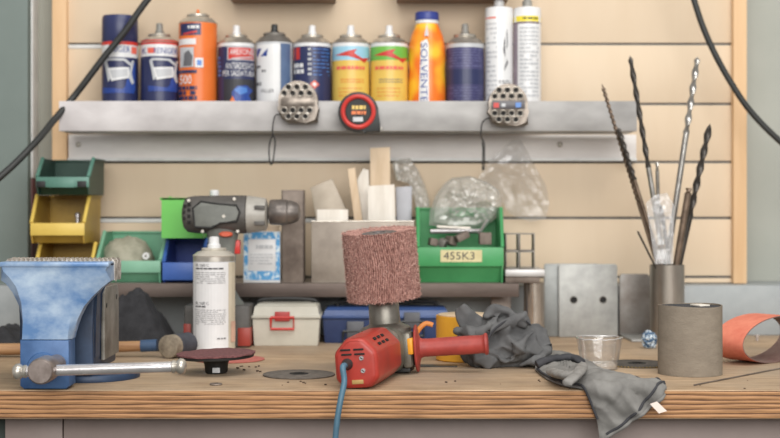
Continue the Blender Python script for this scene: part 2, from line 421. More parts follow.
# ================================================================== WORKBENCH
wb = thing('workbench', 'long wooden workbench with thick worn plywood top across the photo', 'workbench', (0,1.66,-0.9))
mb = MB(); vs = mb.bx(-0.95,1.0,1.66,2.36,-0.0345,0,0.0012,0,1)
for f in mb.bm.faces:
    f.normal_update()
    if abs(f.normal.z) < 0.5: f.material_index = 1
part('worktop', mb, [bench_top(), plywood_edge()], wb, 'worn brown plywood top with layered front edge')
M_apron = mat('pinkish_grey_panel',(142,127,121),(126,112,106),scale=6,rough=0.55)
mb = MB(); mb.bx(X(5,1.70),X(62.3,1.70),1.70,1.76,-0.9,-0.0347,0.001); part('leg', mb, M_apron, wb)
mb = MB(); mb.bx(0.78,0.85,1.70,1.76,-0.9,-0.0347,0.001); part('leg', mb, M_apron, wb)
for x in (-0.42, 0.815):
    mb = MB(); mb.bx(x-0.035,x+0.035,2.28,2.34,-0.9,-0.0347,0.001); part('leg', mb, M_apron, wb)
mb = MB(); mb.bx(X(63.2,1.70),0.7795,1.702,1.72,-0.20,-0.0347,0.001); part('drawer_front', mb, M_apron, wb)
M_dgreen = mat('dark_green_panel',(44,58,50),(36,48,42),scale=6,rough=0.6)
mb = MB(); mb.bx(X(5,1.70)-0.25,X(4.5,1.70),1.72,1.74,-0.9,-0.0347,0.001); part('side_panel', mb, M_dgreen, wb, 'dark green panel below the left end')

# ================================================================== UPPER SHELF
us = thing('metal_wall_shelf', 'galvanised metal wall tray holding the row of spray cans', 'shelf', (X(350,2.36),2.36,0.30))
tx0, tx1 = X(59,2.30), X(637,2.30); zt, zb = Z(101,2.30), Z(131,2.30)
def tray_mat():
    m = bpy.data.materials.new('tray_steel'); m.use_nodes = True
    nt = m.node_tree; N = nt.nodes; L = nt.links; b = N['Principled BSDF']
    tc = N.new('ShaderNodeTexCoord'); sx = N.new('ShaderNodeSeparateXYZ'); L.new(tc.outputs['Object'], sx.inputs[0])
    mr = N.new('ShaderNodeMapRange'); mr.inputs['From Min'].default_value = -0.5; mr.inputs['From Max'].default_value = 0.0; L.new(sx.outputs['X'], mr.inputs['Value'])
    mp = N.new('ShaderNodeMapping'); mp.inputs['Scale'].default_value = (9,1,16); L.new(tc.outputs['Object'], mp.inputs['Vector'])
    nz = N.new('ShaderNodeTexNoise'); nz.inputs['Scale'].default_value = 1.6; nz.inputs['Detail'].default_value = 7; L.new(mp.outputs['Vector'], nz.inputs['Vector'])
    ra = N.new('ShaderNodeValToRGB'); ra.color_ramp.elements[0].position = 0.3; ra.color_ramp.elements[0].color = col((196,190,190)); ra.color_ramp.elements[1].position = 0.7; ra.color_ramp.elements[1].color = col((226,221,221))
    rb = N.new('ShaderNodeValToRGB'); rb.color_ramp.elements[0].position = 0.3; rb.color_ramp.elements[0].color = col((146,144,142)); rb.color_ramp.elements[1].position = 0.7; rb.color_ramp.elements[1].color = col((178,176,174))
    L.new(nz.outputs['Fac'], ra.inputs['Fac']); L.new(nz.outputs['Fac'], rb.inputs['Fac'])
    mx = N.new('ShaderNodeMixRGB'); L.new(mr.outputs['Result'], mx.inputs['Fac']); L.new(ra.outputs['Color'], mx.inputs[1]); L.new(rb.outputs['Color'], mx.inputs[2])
    L.new(mx.outputs['Color'], b.inputs['Base Color']); b.inputs['Metallic'].default_value = 0.12; b.inputs['Roughness'].default_value = 0.5
    return m
M_tray = tray_mat()
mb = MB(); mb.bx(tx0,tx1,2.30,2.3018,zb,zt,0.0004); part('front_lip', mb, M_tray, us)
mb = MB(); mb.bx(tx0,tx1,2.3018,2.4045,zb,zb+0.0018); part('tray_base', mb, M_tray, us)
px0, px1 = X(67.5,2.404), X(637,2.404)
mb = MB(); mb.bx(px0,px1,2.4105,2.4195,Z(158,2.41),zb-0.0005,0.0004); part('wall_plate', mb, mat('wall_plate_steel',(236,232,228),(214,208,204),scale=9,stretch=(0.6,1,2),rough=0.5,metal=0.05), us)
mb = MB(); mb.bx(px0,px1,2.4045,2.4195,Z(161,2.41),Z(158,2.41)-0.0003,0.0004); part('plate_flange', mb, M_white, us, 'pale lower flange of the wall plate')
for px in (78, 560):
    mb = MB(); mb.lathe([(0.0001,-0.004),(0.0035,-0.003),(0.005,0),(0.005,0.004)], (X(px,2.41),2.4105,Z(144.5,2.41)), 'Y', 14); part('screw', mb, M_satin, us)

# ------------------------------------------------------------------ spray cans in the tray
DC = 2.36; DF = 2.33; zbase = zb+0.0018
GC = 'spray cans standing in the wall tray'
def can(pa, pb, label, ytop, bands, noz=None, cap=None, dome=M_satin, name='spray_can', D=DC, Df=DF, base=zbase, group=GC, cat='spray can', domeh=None, nozw=3.5):
    """bands: [(row top, row bottom, material)] ; ytop row where the printed body ends and the shoulder starts"""
    cx = X((pa+pb)/2, D); r = (pb-pa)/2*D/F
    t = thing(name, label, cat, (cx,D,base), group)
    prof = []; mis = []; mats = []
    prof = [(r*0.55,base+0.0001),(r*0.94,base),(r,base+0.002)]; mis = [0,0]; mats = [dome]
    for y0,y1,m in sorted(bands, key=lambda b: -b[1]):
        z1, z0 = Z(y0,Df), max(Z(y1,Df), base+0.0021)
        if m not in mats: mats.append(m)
        k = mats.index(m)
        prof.append((r,z0)); mis.append(k if len(mis) > 2 else k); prof.append((r,z1)); mis.append(k)
    mb = MB(); mb.lathe(prof, (cx,D,0), seg=40, mis=mis+[mis[-1]]); part('can_body', mb, mats, t)
    zt_ = Z(ytop,Df)
    if cap:
        yc, m = cap
        mb = MB(); mb.lathe([(r*0.98,zt_),(r*1.0,zt_+0.001),(r*0.985,Z(yc,Df)-0.004),(r*0.93,Z(yc,Df)),(0.0001,Z(yc,Df)+0.0005)], (cx,D,0), seg=40); part('cap', mb, m, t)
    else:
        hd = domeh or 0.022
        mb = MB(); mb.lathe([(r*1.0,zt_),(r*1.02,zt_+0.0012),(r*0.985,zt_+0.0026),(r*0.95,zt_+0.003),(r*0.90,zt_+hd*0.26),(r*0.78,zt_+hd*0.44),(r*0.60,zt_+hd*0.56),(r*0.57,zt_+hd*0.6),(r*0.60,zt_+hd*0.66),(r*0.60,zt_+hd*0.76),(r*0.55,zt_+hd*0.82),(r*0.48,zt_+hd*0.80),(r*0.44,zt_+hd*0.68),(r*0.2,zt_+hd*0.74)], (cx,D,0), seg=40); part('shoulder', mb, dome, t)
        if noz:
            yn, m = noz; zn = Z(yn,Df); z0 = zt_+hd*0.70; w = nozw*D/F*1.0
            mb = MB(); mb.lathe([(w*1.25,z0),(w*1.25,z0+(zn-z0)*0.35),(w,z0+(zn-z0)*0.42),(w*0.95,zn-0.0012),(w*0.6,zn),(0.0001,zn)], (cx,D,0), seg=18)
            mb.lathe([(0.0008,0),(0.0008,0.0012)], (cx,D-w*1.0-0.0008,zn-0.003), 'Y', 8)
            part('nozzle', mb, m, t)
    return t, Print(on_cyl((cx,D,0), r, Df))

def door_picture(p, x0, y0, x1, y1):
    """silver car door outline with a pale sheet, printed on the blue cans"""
    w, h = x1-x0, y1-y0
    P = lambda a,b: (x0+w*a, y0+h*b)
    p.poly([P(0.9,0.3),P(1.05,0.2),P(1.05,1.6),P(0.7,1.5)], M_blue); p.poly([P(0.62,1.55),P(1,1.0),P(1.02,1.75),P(-0.05,1.75),P(-0.05,1.45)], M_blue)
    p.poly([P(0,0.12),P(0.1,0),P(0.72,0.02),P(1.0,0.35),P(0.92,0.42),P(0.66,0.13),P(0.14,0.12),P(0.1,0.18)], M_pgrey)
    p.poly([P(0,0.12),P(0.1,0.12),P(0.24,0.98),P(0.14,1.2)], M_pgrey)
    p.poly([P(0.12,0.5),P(0.84,0.44),P(0.86,0.98),P(0.25,1.15)], M_wht)
    p.poly([P(0.2,0.6),P(0.78,0.54),P(0.78,0.9),P(0.28,1.02)], M_pgrey)
    p.poly([P(0.92,0.1),P(1.0,0.1),P(0.92,0.75),P(1.0,1.2),P(0.93,1.3),P(0.82,0.95)], M_pgrey)

t,p = can(102,138,'blue spray can with tall navy cap and car door picture, far left of the tray',41,[(57,104,M_navy),(44.5,57,M_wht),(41,44.5,M_red)],cap=(14,M_navy))
p.text('INIGER',109.5,46,130,52,M_blue); p.rect(131,46,136,53,M_redp); door_picture(p,105,58,133,78); p.build('label_print', t)
t,p = can(141,178,'blue spray can without cap and with car door picture, second from tray left end',42,[(56,104,M_navy),(44,56,M_wht),(39.5,44,M_red)],noz=(21,M_grey),domeh=0.02)
p.rect(148,47.5,155,53,M_redp); p.text('REINIGER',154,47.5,177,53.5,M_blue); p.text('K',143,47.5,147,53.5,M_blue); door_picture(p,150,58,177,77); p.build('label_print', t)
t,p = can(179,217,'orange spray can with navy logo block, third from left in the tray',22,[(22,104,M_orange)],noz=(7,M_orange),domeh=0.02,nozw=1.5)
p.rect(181,23,201,35,M_navy); p.lines(182,25.5,199,29,1,M_wht,0.8,2); p.poly([(184,33),(197,30.5),(197,32.5),(184,34.5)],M_red)
p.rect(180,38.5,196,44.5,M_wht); p.rect(181,47,194,67,M_pgrey); p.poly([(184,66),(185,53),(189,50),(193,56),(192,66)],M_ink); p.rect(195,58,203,67.5,M_wht); p.rect(197,60,201.5,65.5,M_lblue)
p.rect(180,70,197,73,M_navy); p.text('500',181,75,192,84,M_wht); p.lines(180,86,197,101,3,M_navy,0.75,4); p.build('label_print', t)
t,p = can(218,255,'navy spray can with red logo and welding picture, between orange and white cans',42.5,[(46,104,M_navy),(42.5,46,M_wht)],noz=(23,M_wht),domeh=0.019)
p.rect(227.5,46.5,254,60,M_pgrey); p.rect(228.5,47.5,253,59,M_red); p.text('AREXONS',230,49,252.5,54.5,M_wht); p.poly([(231,58.3),(250,56),(251,57.4),(232,59)],M_pgrey)
p.text('ANTIADESIVO',226,62.5,253.5,69,M_wht); p.text('PER SALDATURA',223.5,70.5,254,76,M_wht)
p.rect(224.5,79,253.5,103,M_dink); p.poly([(233,103),(232,92),(237,86),(246,85),(252,90),(248,95),(252,103)],M_blue); p.poly([(234,90),(239,86.5),(246,87.5),(247,92),(240,95)],M_lblue); p.poly([(229,103),(233,96),(236,103)],M_orange)
p.lines(219.5,52,222,78,6,M_lblue,0.5,8); p.build('label_print', t)
t,p = can(256,293,'white and slate spray can with black nozzle, left of a chrome tape measure',41.5,[(41.5,104,M_pgrey)],noz=(22,M_dark),dome=M_steel,domeh=0.021,nozw=3.4)
p.poly([(280.5,43),(292.6,43),(292.6,103),(280.5,103)],mat('slate_print',(92,112,144),(80,100,134),rough=0.35)); p.rect(258,44,280,101,M_wht); p.poly([(261,56),(268,48),(267,56)],M_blue)
p.poly([(257,48),(262,48),(258,57)],M_blue); p.lines(257,65,266,74,2,M_ink,0.55,5); p.text('FILLER',262,89,274,92.5,M_ink); p.lines(257,82,262,87,1,M_ink,0.6,7); p.build('label_print', t)
t,p = can(293.5,331,'navy spray can with white print lines, between the white can and a yellow can',42.5,[(46,104,M_navy),(42.5,46,M_wht)],noz=(23,M_wht),domeh=0.019)
p.rect(294,47,300,59,M_red); p.lines(294.5,63,304,75,2,M_wht,0.7,6); p.lines(308,48,311.5,78,6,M_pgrey,0.45,3); p.lines(313,48.5,329,78,8,M_lblue,0.22,9); p.poly([(310,84),(314.5,80),(319,84.5),(314.5,89)],M_redp); p.poly([(312,84.2),(314.5,82),(317,84.5),(314.5,86.8)],M_wht); p.build('label_print', t)
def bird(p, x, y):
    p.poly([(x,y+2),(x+14,y-2.5),(x+22,y-4),(x+19,y),(x+27,y+5),(x+34,y+4),(x+29,y+9.5),(x+25,y+6.5),(x+13,y+3)],M_red)
for pa,pb,mm,lab,gw in ((332,369.5,M_sky,'yellow spray can with sky blue top and red bird emblem',0),(370.5,408,M_grn,'yellow spray can with green top and red bird emblem',1)):
    t,p = can(pa,pb,lab+', middle of the tray',42.5,[(60,104,M_yel),(46,60,mm),(42.5,46,M_wht)],noz=(23,M_wht),domeh=0.019)
    bird(p,pa+3,53); p.lines(pa+5,66,pb-5,70,1,M_redp,0.85,11); p.lines(pa+9,79,pb-6,84,2,M_ink if gw else M_orange,0.3,12); p.lines(pa+7,88,pb-8,99,3,M_orange,0.16,13); p.build('label_print', t)
# orange bottle with blue cap
bx_, br = X(427,DC), 19*DC/F
t = thing('bottle','orange plastic bottle with dark blue screw cap standing among the spray cans','bottle',(bx_,DC,zbase))
prof = [(0.02,zbase),(br*0.95,zbase),(br,zbase+0.004),(br*0.98,Z(84,DF)),(br*0.94,Z(70,DF)),(br*0.985,Z(55,DF)),(br*0.96,Z(45,DF)),(br*0.84,Z(34,DF)),(br*0.66,Z(26,DF)),(br*0.58,Z(22,DF)),(br*0.56,Z(18,DF))]
def bottle_mat():
    m = bpy.data.materials.new('orange_yellow_bottle'); m.use_nodes = True; nt = m.node_tree; N = nt.nodes; L = nt.links; b = N['Principled BSDF']
    tc = N.new('ShaderNodeTexCoord'); nz = N.new('ShaderNodeTexNoise'); nz.inputs['Scale'].default_value = 26; nz.inputs['Detail'].default_value = 1; L.new(tc.outputs['Object'], nz.inputs['Vector'])
    r = N.new('ShaderNodeValToRGB'); r.color_ramp.elements[0].position = 0.42; r.color_ramp.elements[0].color = col((240,120,36)); r.color_ramp.elements[1].position = 0.62; r.color_ramp.elements[1].color = col((248,190,50))
    L.new(nz.outputs['Fac'], r.inputs['Fac']); L.new(r.outputs['Color'], b.inputs['Base Color']); b.inputs['Roughness'].default_value = 0.3; return m
mb = MB(); mb.lathe(prof,(bx_,DC,0),seg=40); part('bottle_body', mb, bottle_mat(), t)
mb = MB(); mb.lathe([(br*0.6,Z(22,DF)),(br*0.62,Z(22,DF)+0.001),(br*0.6,Z(18.5,DF))],(bx_,DC,0),seg=32); part('neck_ring', mb, M_wht, t)
mb = MB(); mb.lathe([(br*0.63,Z(18.5,DF)),(br*0.64,Z(17,DF)),(br*0.62,Z(11,DF)),(br*0.56,Z(10,DF)),(0.0001,Z(10,DF))],(bx_,DC,0),seg=36); part('cap', mb, mat('cap_blue',(52,66,140),(44,58,128),rough=0.4), t)
p = Print(on_cyl((bx_,DC,0), br*1.0, DF)); p.poly([(419,103),(429,103),(428.5,44),(427,39),(421,42)],M_wht); p.text('SOLVENTE',420.8,43,427.4,102,M_blue,vertical=True); p.poly([(424.5,36),(427,23),(428.5,36)],M_pgrey); p.build('label_print', t)
t,p = can(446,484,'dark violet blue spray can with fine print, between orange bottle and white cartridge',43,[(47,104,mat('violet_navy',(66,66,106),(58,58,98),rough=0.35)),(43,47,M_pgrey)],noz=(21.5,M_grey),domeh=0.021)
p.lines(449,49,481,68,7,mat('violet_print',(98,98,138),(90,90,130),rough=0.4),0.4,21); p.rect(447.5,69,482.5,84,M_navy); p.lines(449,87,481,101,5,mat('violet_print2',(92,92,132),(84,84,124),rough=0.4),0.4,22); p.build('label_print', t)
# sealant cartridges
def cartridge(pa,pb,ysh,label):
    cx = X((pa+pb)/2,DC); r = (pb-pa)/2*DC/F
    t = thing('sealant_cartridge',label,'cartridge',(cx,DC,zbase),'sealant cartridges in the wall tray')
    zs_ = Z(ysh,DF)
    mb = MB(); mb.lathe([(r*0.9,zbase),(r,zbase+0.001),(r,zs_-0.002),(r*0.97,zs_),(r*0.6,zs_+0.002),(r*0.34,zs_+0.003)],(cx,DC,0),seg=36); part('tube_body', mb, M_wht, t)
    mb = MB(); mb.lathe([(r*0.36,zs_+0.002),(r*0.36,zs_+0.012),(r*0.26,zs_+0.013),(r*0.14,zs_+0.085),(0.0001,zs_+0.086)],(cx,DC,0),seg=20); part('nozzle', mb, M_wht if pa < 500 else M_grey, t)
    return t, Print(on_cyl((cx,DC,0), r, DF))
t,p = cartridge(485,513,6,'white sealant cartridge with short red dash and green scrawl, beside the violet can')
p.rect(486,16,496,17.6,M_redp); p.lines(486.5,22,497,98,16,M_pgrey,0.35,31); p.poly([(504,40),(507,28),(507.5,44),(505.5,55),(508,62),(504,71),(505.5,58),(503,50)],M_ink); p.poly([(505,36),(506.2,30),(506.4,60),(505,66)],M_wht); p.lines(499,80,510,84,2,M_ink,0.4,32); p.build('label_print', t)
t,p = cartridge(513.5,541,6,'white sealant cartridge with yellow band, rightmost in the tray')
p.rect(514,15,541,20.5,M_fluo); p.lines(523,16.5,538,19,1,M_dink,0.7,33); p.rect(514,21,541,22.5,mat('brown_print',(110,84,92),rough=0.4)); p.rect(514,22.5,518,102,mat('mauve_print',(150,136,146),rough=0.4)); p.lines(520,26,538,98,18,M_pgrey,0.45,34); p.build('label_print', t)

# brown bins hung above (only their undersides reach into the frame)
M_brownbin = mat('brown_bin',(150,122,102),(128,102,84),scale=10,rough=0.6)
for pa,pb,lab in ((228,334,'left brown bin on the wall above the navy cans, cut by the top edge'),(397,510,'right brown bin on the wall above the orange bottle, cut by the top edge')):
    x0,x1 = X(pa,2.34),X(pb,2.34); z0 = Z(-3,2.34)
    t = thing('wall_bin',lab,'bin',((x0+x1)/2,2.38,z0),'brown bins hung above the tray')
    mb = MB(); mb.bx(x0,x1,2.33,2.4165,z0,z0+0.003,0.001); mb.bx(x0,x0+0.003,2.33,2.4165,z0,z0+0.09,0.001); mb.bx(x1-0.003,x1,2.33,2.4165,z0,z0+0.09,0.001); mb.bx(x0,x1,2.4135,2.4165,z0,z0+0.1,0.001); mb.bx(x0,x1,2.33,2.333,z0,z0+0.06,0.001)
    part('bin_body', mb, M_brownbin, t)
    mb = MB(); mb.bx((x0+x1)/2-0.03,(x0+x1)/2+0.03,2.4165,2.4195,z0+0.07,z0+0.1,0.0005); part('hook', mb, M_rail, t)

# ------------------------------------------------------------------ cables on the wall
M_hose = mat('black_hose',(48,49,48),(38,39,38),scale=30,rough=0.5)
mb = MB(); D_ = 2.3125
mb.tube(smooth_path([W(232,-92,D_),W(190,-48,D_),W(149,-2,D_),W(126,30,D_),W(105,56,D_),W(86,81,D_),W(72,99,D_),W(55,119,2.29),W(34,144,2.24),W(0,177,2.2),W(-60,222,2.17),W(-140,262,2.13)],8),0.0056,12)
solo('hose',mb,M_hose,'black hose sloping down leftwards in front of the blue spray cans','hose',W(149,-2,D_))
mb = MB(); D_ = 2.33
mb.tube(smooth_path([W(660,-110,D_),W(680,-45,D_),W(694,0,D_),W(703,27,D_),W(716,56,D_),W(733,86,D_),W(752,113,D_),W(782,143,D_),W(830,182,D_),W(880,215,D_)],8),0.0052,12)
solo('hose',mb,M_hose,'black hose curving down across the right end of the wooden board','hose',W(694,0,D_))

# ------------------------------------------------------------------ tape measures clipped on the tray lip
M_chromed = mat('worn_chrome',(150,140,130),(98,90,82),scale=60,rough=0.34,metal=0.6)
M_lbl = {'red':M_red}
def tape_chrome(cx,cy,label,badge,strap):
    D = 2.285; x,z = X(cx,D),Z(cy,D); u = D/F
    t = thing('tape_measure',label,'tape measure',(x,D,z-21*u),'tape measures clipped to the tray lip')
    poly = []
    for k in range(25):
        a = PI*1.12-(PI*1.24)*k/24; poly.append((math.cos(a)*19.5*u, math.sin(a)*20*u+0.5*u))
    poly += [(20*u,-20*u),(8*u,-21.5*u),(-10*u,-21*u),(-17.5*u,-16*u)]
    mb = MB(); mb.prism(poly,2.268,2.2985,lambda a,b,c:Vector((x+a,c,z+b)),0,0.004); part('case', mb, M_chromed, t)
    mb = MB()
    for row,(dy,n) in enumerate(((14,3),(8,4),(-9,4),(-15,3))):
        for k in range(n):
            dx = (k-(n-1)/2)*8.4
            mb.lathe([(0.0001,-0.0003),(2.7*u,-0.0003),(2.9*u,0.0004)],(x+dx*u-u,2.268,z+dy*u),'Y',6)
    part('hole_pattern', mb, M_hole, t)
    mb = MB()
    for row,(dy,n) in enumerate(((14,3),(8,4),(-9,4),(-15,3))):
        for k in range(n):
            dx = (k-(n-1)/2)*8.4; c = Vector((x+dx*u-u,2.2675,z+dy*u))
            mb.tube([c+Vector((math.cos(a*PI/3)*3.3*u,0,math.sin(a*PI/3)*3.3*u)) for a in range(6)],0.6*u,6,closed=True)
    part('hole_rim', mb, M_satin, t)
    mb = MB(); mb.box((x,2.2675,z+(-0.5)*u),(33*u,0.002,8*u),0.0006); part('badge', mb, M_chromed if not badge else mat('dark_badge',(96,92,96),(80,78,82),rough=0.35), t)
    if badge:
        p = Print(on_plane(2.2662),0); p.rect(cx-14,cy-2.2,cx-8.5,cy+2.6,M_red); p.lines(cx-6,cy-1.5,cx+7,cy+2,1,M_pgrey,0.9,5); p.rect(cx+8,cy-2.5,cx+13.5,cy+2.4,M_lblue); p.build('badge_print', t)
    mb = MB(); mb.bx(x-0.008,x+0.008,2.2986,2.2998,z-10*u,z+9*u,0.0003); part('belt_clip', mb, M_steel, t)
    mb = MB(); mb.tube(smooth_path([W(a,b,2.283) for a,b in strap],6),0.0011,8); part('wrist_strap', mb, M_black, t)
    return t
tape_chrome(298.5,102,'chrome tape measure with round holes hanging below the white and navy cans','', [(281,115),(276,115),(273.5,121),(272.5,133),(275,140),(274.5,150),(272.5,163),(270,163),(269,150),(270.5,140),(274,134)])
tape_chrome(507.5,105,'chrome tape measure with red and blue badge hanging below the white cartridges',1, [(491,118),(486,119),(482,124),(481,136),(484,143),(484.5,152),(484,168),(482.5,168),(483,150),(482,142)])
D = 2.285; u = D/F; x,z = X(358.5,D),Z(112.5,D)
t = thing('tape_measure','black tape measure with red ring clipped below the yellow cans','tape measure',(x,D,z-20*u),'tape measures clipped to the tray lip')
poly = [(math.cos(a*PI/16)*20*u, math.sin(a*PI/16)*20*u) for a in range(0,27)]+[(8*u,-20.5*u),(21.5*u,-20*u),(21.5*u,-10*u)]
mb = MB(); mb.prism(poly,2.266,2.2985,lambda a,b,c:Vector((x+a,c,z+b)),0,0.003); part('case', mb, M_dark, t)
mb = MB(); mb.tube([Vector((x+math.cos(a*PI/18)*15.2*u,2.2655,z+math.sin(a*PI/18)*15.2*u)) for a in range(36)],2.3*u,8,closed=True); part('ring', mb, M_red, t, 'red ring round the face')
mb = MB(); mb.lathe([(0.0001,-0.0005),(12*u,-0.0005),(12.5*u,0.0005)],(x,2.2655,z),'Y',32); part('face_plate', mb, M_black, t)
p = Print(on_plane(2.2648),0); p.lines(352,105.5,366,109.5,1,M_yel,0.95,3); p.lines(351.5,111,366,114.5,1,M_orange,0.95,6); p.rect(353,117,363,121.5,M_pgrey); p.build('face_print', t)
mb = MB(); mb.box((x+22.8*u,2.281,z-17*u),(3*u,0.014,5*u),0.0005); part('end_hook', mb, M_steel, t)
mb = MB(); mb.bx(x-0.008,x+0.008,2.2986,2.2998,z-10*u,z+15*u,0.0003); part('belt_clip', mb, M_steel, t)

# ================================================================== LOWER SHELF
zsf = Z(283.5,2.24); zsb = Z(297,2.24)
ls = thing('low_metal_shelf','low steel shelf above the bench holding the plastic bins','shelf',(X(290,2.3),2.3,0))
sx0, sx1 = X(30,2.24), X(519,2.24)
mb = MB(); mb.bx(sx0,sx1,2.2425,2.4045,zsf-0.0025,zsf,0.0006); part('shelf_plate', mb, M_shelf, ls)
mb = MB(); mb.bx(sx0,sx1,2.24,2.2425,zsb,zsf,0.0006); part('front_flange', mb, mat('shelf_front_steel',(122,108,100),(88,76,70),scale=8,stretch=(0.5,1,2),rough=0.5,metal=0.4), ls)
mb = MB(); mb.bx(X(492,2.28),X(512,2.28),2.30,2.31,0,zsf-0.0026,0.001); part('leg', mb, M_shelf, ls)
mb = MB(); mb.lathe([(0.0165,0),(0.0165,zsf-0.0026)],(X(40,2.28),2.275,0),seg=28); part('leg', mb, M_satin, ls)

# plastic storage bins
def make_bin(name,label,x0,x1,y0,d,z0,h,m,lipm=None,lip=(0.2,0.46),slope=0.32,rot=0,group='plastic picking bins on the low shelf',th=0.0022,flare=0.0,slotcol=None):
    """open-fronted picking bin: front towards -Y, sloped side cut-outs and a lip"""
    w = x1-x0
    t = thing(name,label,'bin',((x0+x1)/2,y0+d/2,z0),group)
    t.rotation_euler = (0,0,rot)
    hw = w/2; fy = -d/2; by = d/2
    prof = [(fy+0.005,0),(by,0),(by,h),(fy+slope*d,h),(fy,h*lip[1]),(fy,h*lip[0])]
    mb = MB()
    for s in (-1,1):
        o = s*(hw-th)
        mb.prism(prof, s*hw, o, lambda a,b,c: Vector((c*(1+flare*b/h),a,b)))
    mb.bx(-hw+th,hw-th,fy+0.022,by-th,0,th)
    mb.prism([(-hw+th,0),(hw-th,0),((hw-th)*(1+flare),h),(-(hw-th)*(1+flare),h)], by-th, by, lambda a,b,c: Vector((a,c,b)))
    mb.prism([(fy+0.022,0),(fy+0.022+th,th),(fy+th+0.006,h*lip[0]),(fy+0.006,h*lip[0])], -hw+th, hw-th, lambda a,b,c: Vector((c,a,b)))
    # top rim and side ribs
    for s in (-1,1):
        mb.bx(s*hw*(1+flare)-0.0025,s*hw*(1+flare)+0.0025,fy+slope*d,by,h-0.004,h,0.0006)
    mb.bx(-hw*(1+flare),hw*(1+flare),by-0.0045,by,h-0.004,h,0.0006)
    part('bin_body', mb, m, t, world=False)
    mb = MB(); mb.bx(-hw-0.001,hw+0.001,fy-0.0012,fy+th,h*lip[0],h*lip[1],0.0008); part('front_lip', mb, lipm or m, t, world=False)
    for s in (-1,1):
        a = Vector((s*(hw-0.001)*(1+flare*lip[1]),fy,h*lip[1])); b = Vector((s*(hw-0.001)*(1+flare),fy+slope*d,h)); mb = MB(); mb.tube([a,b],0.0032,8)
        part('edge_bead', mb, lipm or m, t, world=False)
    return t
M_bgreen = mat('bin_dark_green',(38,70,58),(30,58,48),scale=12,rough=0.45); M_bgreen2 = mat('bin_dark_green_lip',(92,136,122),(70,112,98),scale=12,rough=0.45)
M_byel = mat('bin_yellow_shaded',(184,150,62),(156,122,46),scale=10,rough=0.45); M_byel2 = mat('bin_yellow_lip',(220,190,94),(202,170,76),scale=10,rough=0.45)  # yellow body colour darkened to stand in for shade inside the bins
M_bg = mat('bin_green',(112,170,138),(84,142,110),scale=10,rough=0.45); M_bg2 = mat('bin_green_lip',(128,178,150),(110,160,132),scale=10,rough=0.5)
M_blime = mat('bin_lime',(104,188,84),(94,178,76),scale=10,rough=0.4); M_bblue = mat('bin_blue',(42,78,172),(34,64,150),scale=10,rough=0.4); M_bblue2 = mat('bin_blue_lip',(72,110,186),(60,96,170),scale=10,rough=0.4)
M_bgreenk = mat('bin_kelly',(74,158,98),(58,138,82),scale=10,rough=0.4)
yb = 2.25
zy1 = zsf+0.0005; hy1 = Z(243,2.25)-zy1-0.001
make_bin('storage_bin','lowest yellow bin of the left stack, half hidden by the vise',X(34,yb),X(91,yb),yb,0.125,zy1,hy1,M_byel,M_byel2,lip=(0.1,0.3))
zy2 = zy1+hy1+0.0005; hy2 = Z(195,2.26)-zy2
ty2 = make_bin('storage_bin','upper yellow bin in the left stack, under the dark green bin',X(31,yb),X(84,yb),yb,0.125,zy2,hy2,M_byel,M_byel2,lip=(0.16,0.42),flare=0.03)
zy3 = zy2+hy2+0.0005; hy3 = Z(158,2.27)-zy3
ty3 = make_bin('storage_bin','dark green bin on top of the two yellow bins',X(36,yb),X(88,yb),yb+0.004,0.12,zy3,hy3,M_bgreen,M_bgreen2,lip=(0.2,0.48),flare=0.02)
for a,b in ((36,45),(77,86)):
    mb = MB(); mb.bx(X(a,2.25),X(b,2.25),2.2515,2.2525,Z(187,2.25),Z(181,2.25),0.0003); part('label_clip', mb, M_black, ty3)
mb = MB(); mb.bx(X(48,2.25),X(74,2.25),2.2515,2.2525,Z(187.5,2.25),Z(179.5,2.25),0.0003); part('label_holder', mb, M_bgreen2, ty3)
tg = make_bin('storage_bin','green bin holding a grey sack of padding, right of the yellow stack',X(97,yb),X(160,yb),yb,0.13,zsf+0.0005,Z(232,2.32)-zsf,M_bg,M_bg2,lip=(0.2,0.44),flare=0.04,slope=0.5)
tb = make_bin('storage_bin','blue bin below the lime green bin, beside the white spray can',X(163,yb),X(203,yb),yb,0.125,zsf+0.0005,Z(238.5,2.25)-zsf-0.0005,M_bblue,M_bblue2,lip=(0.06,0.46),slope=0.4)
make_bin('storage_bin','lime green bin turned backwards on top of the blue bin',X(161.5,yb),X(203,yb),yb,0.12,Z(238.5,2.25)+0.0005,Z(198,2.26)-Z(238.5,2.25),M_blime,M_blime,rot=PI)
tk = make_bin('storage_bin','green bin with handwritten tag, full of metal offcuts',X(417.5,2.246),X(503,2.246),2.246,0.135,zsf+0.0005,Z(208,2.29)-zsf,M_bgreenk,M_bgreenk,lip=(0.22,0.475),slope=0.22)
p = Print(on_plane(2.2443),0); p.rect(440.5,250,482,262,mat('masking_tape',(216,206,160),(200,188,142),rough=0.6)); p.text('455K3',443.5,252,474.5,259.5,M_dink); p.build('tag', tk, 'masking tape tag lettered in black')
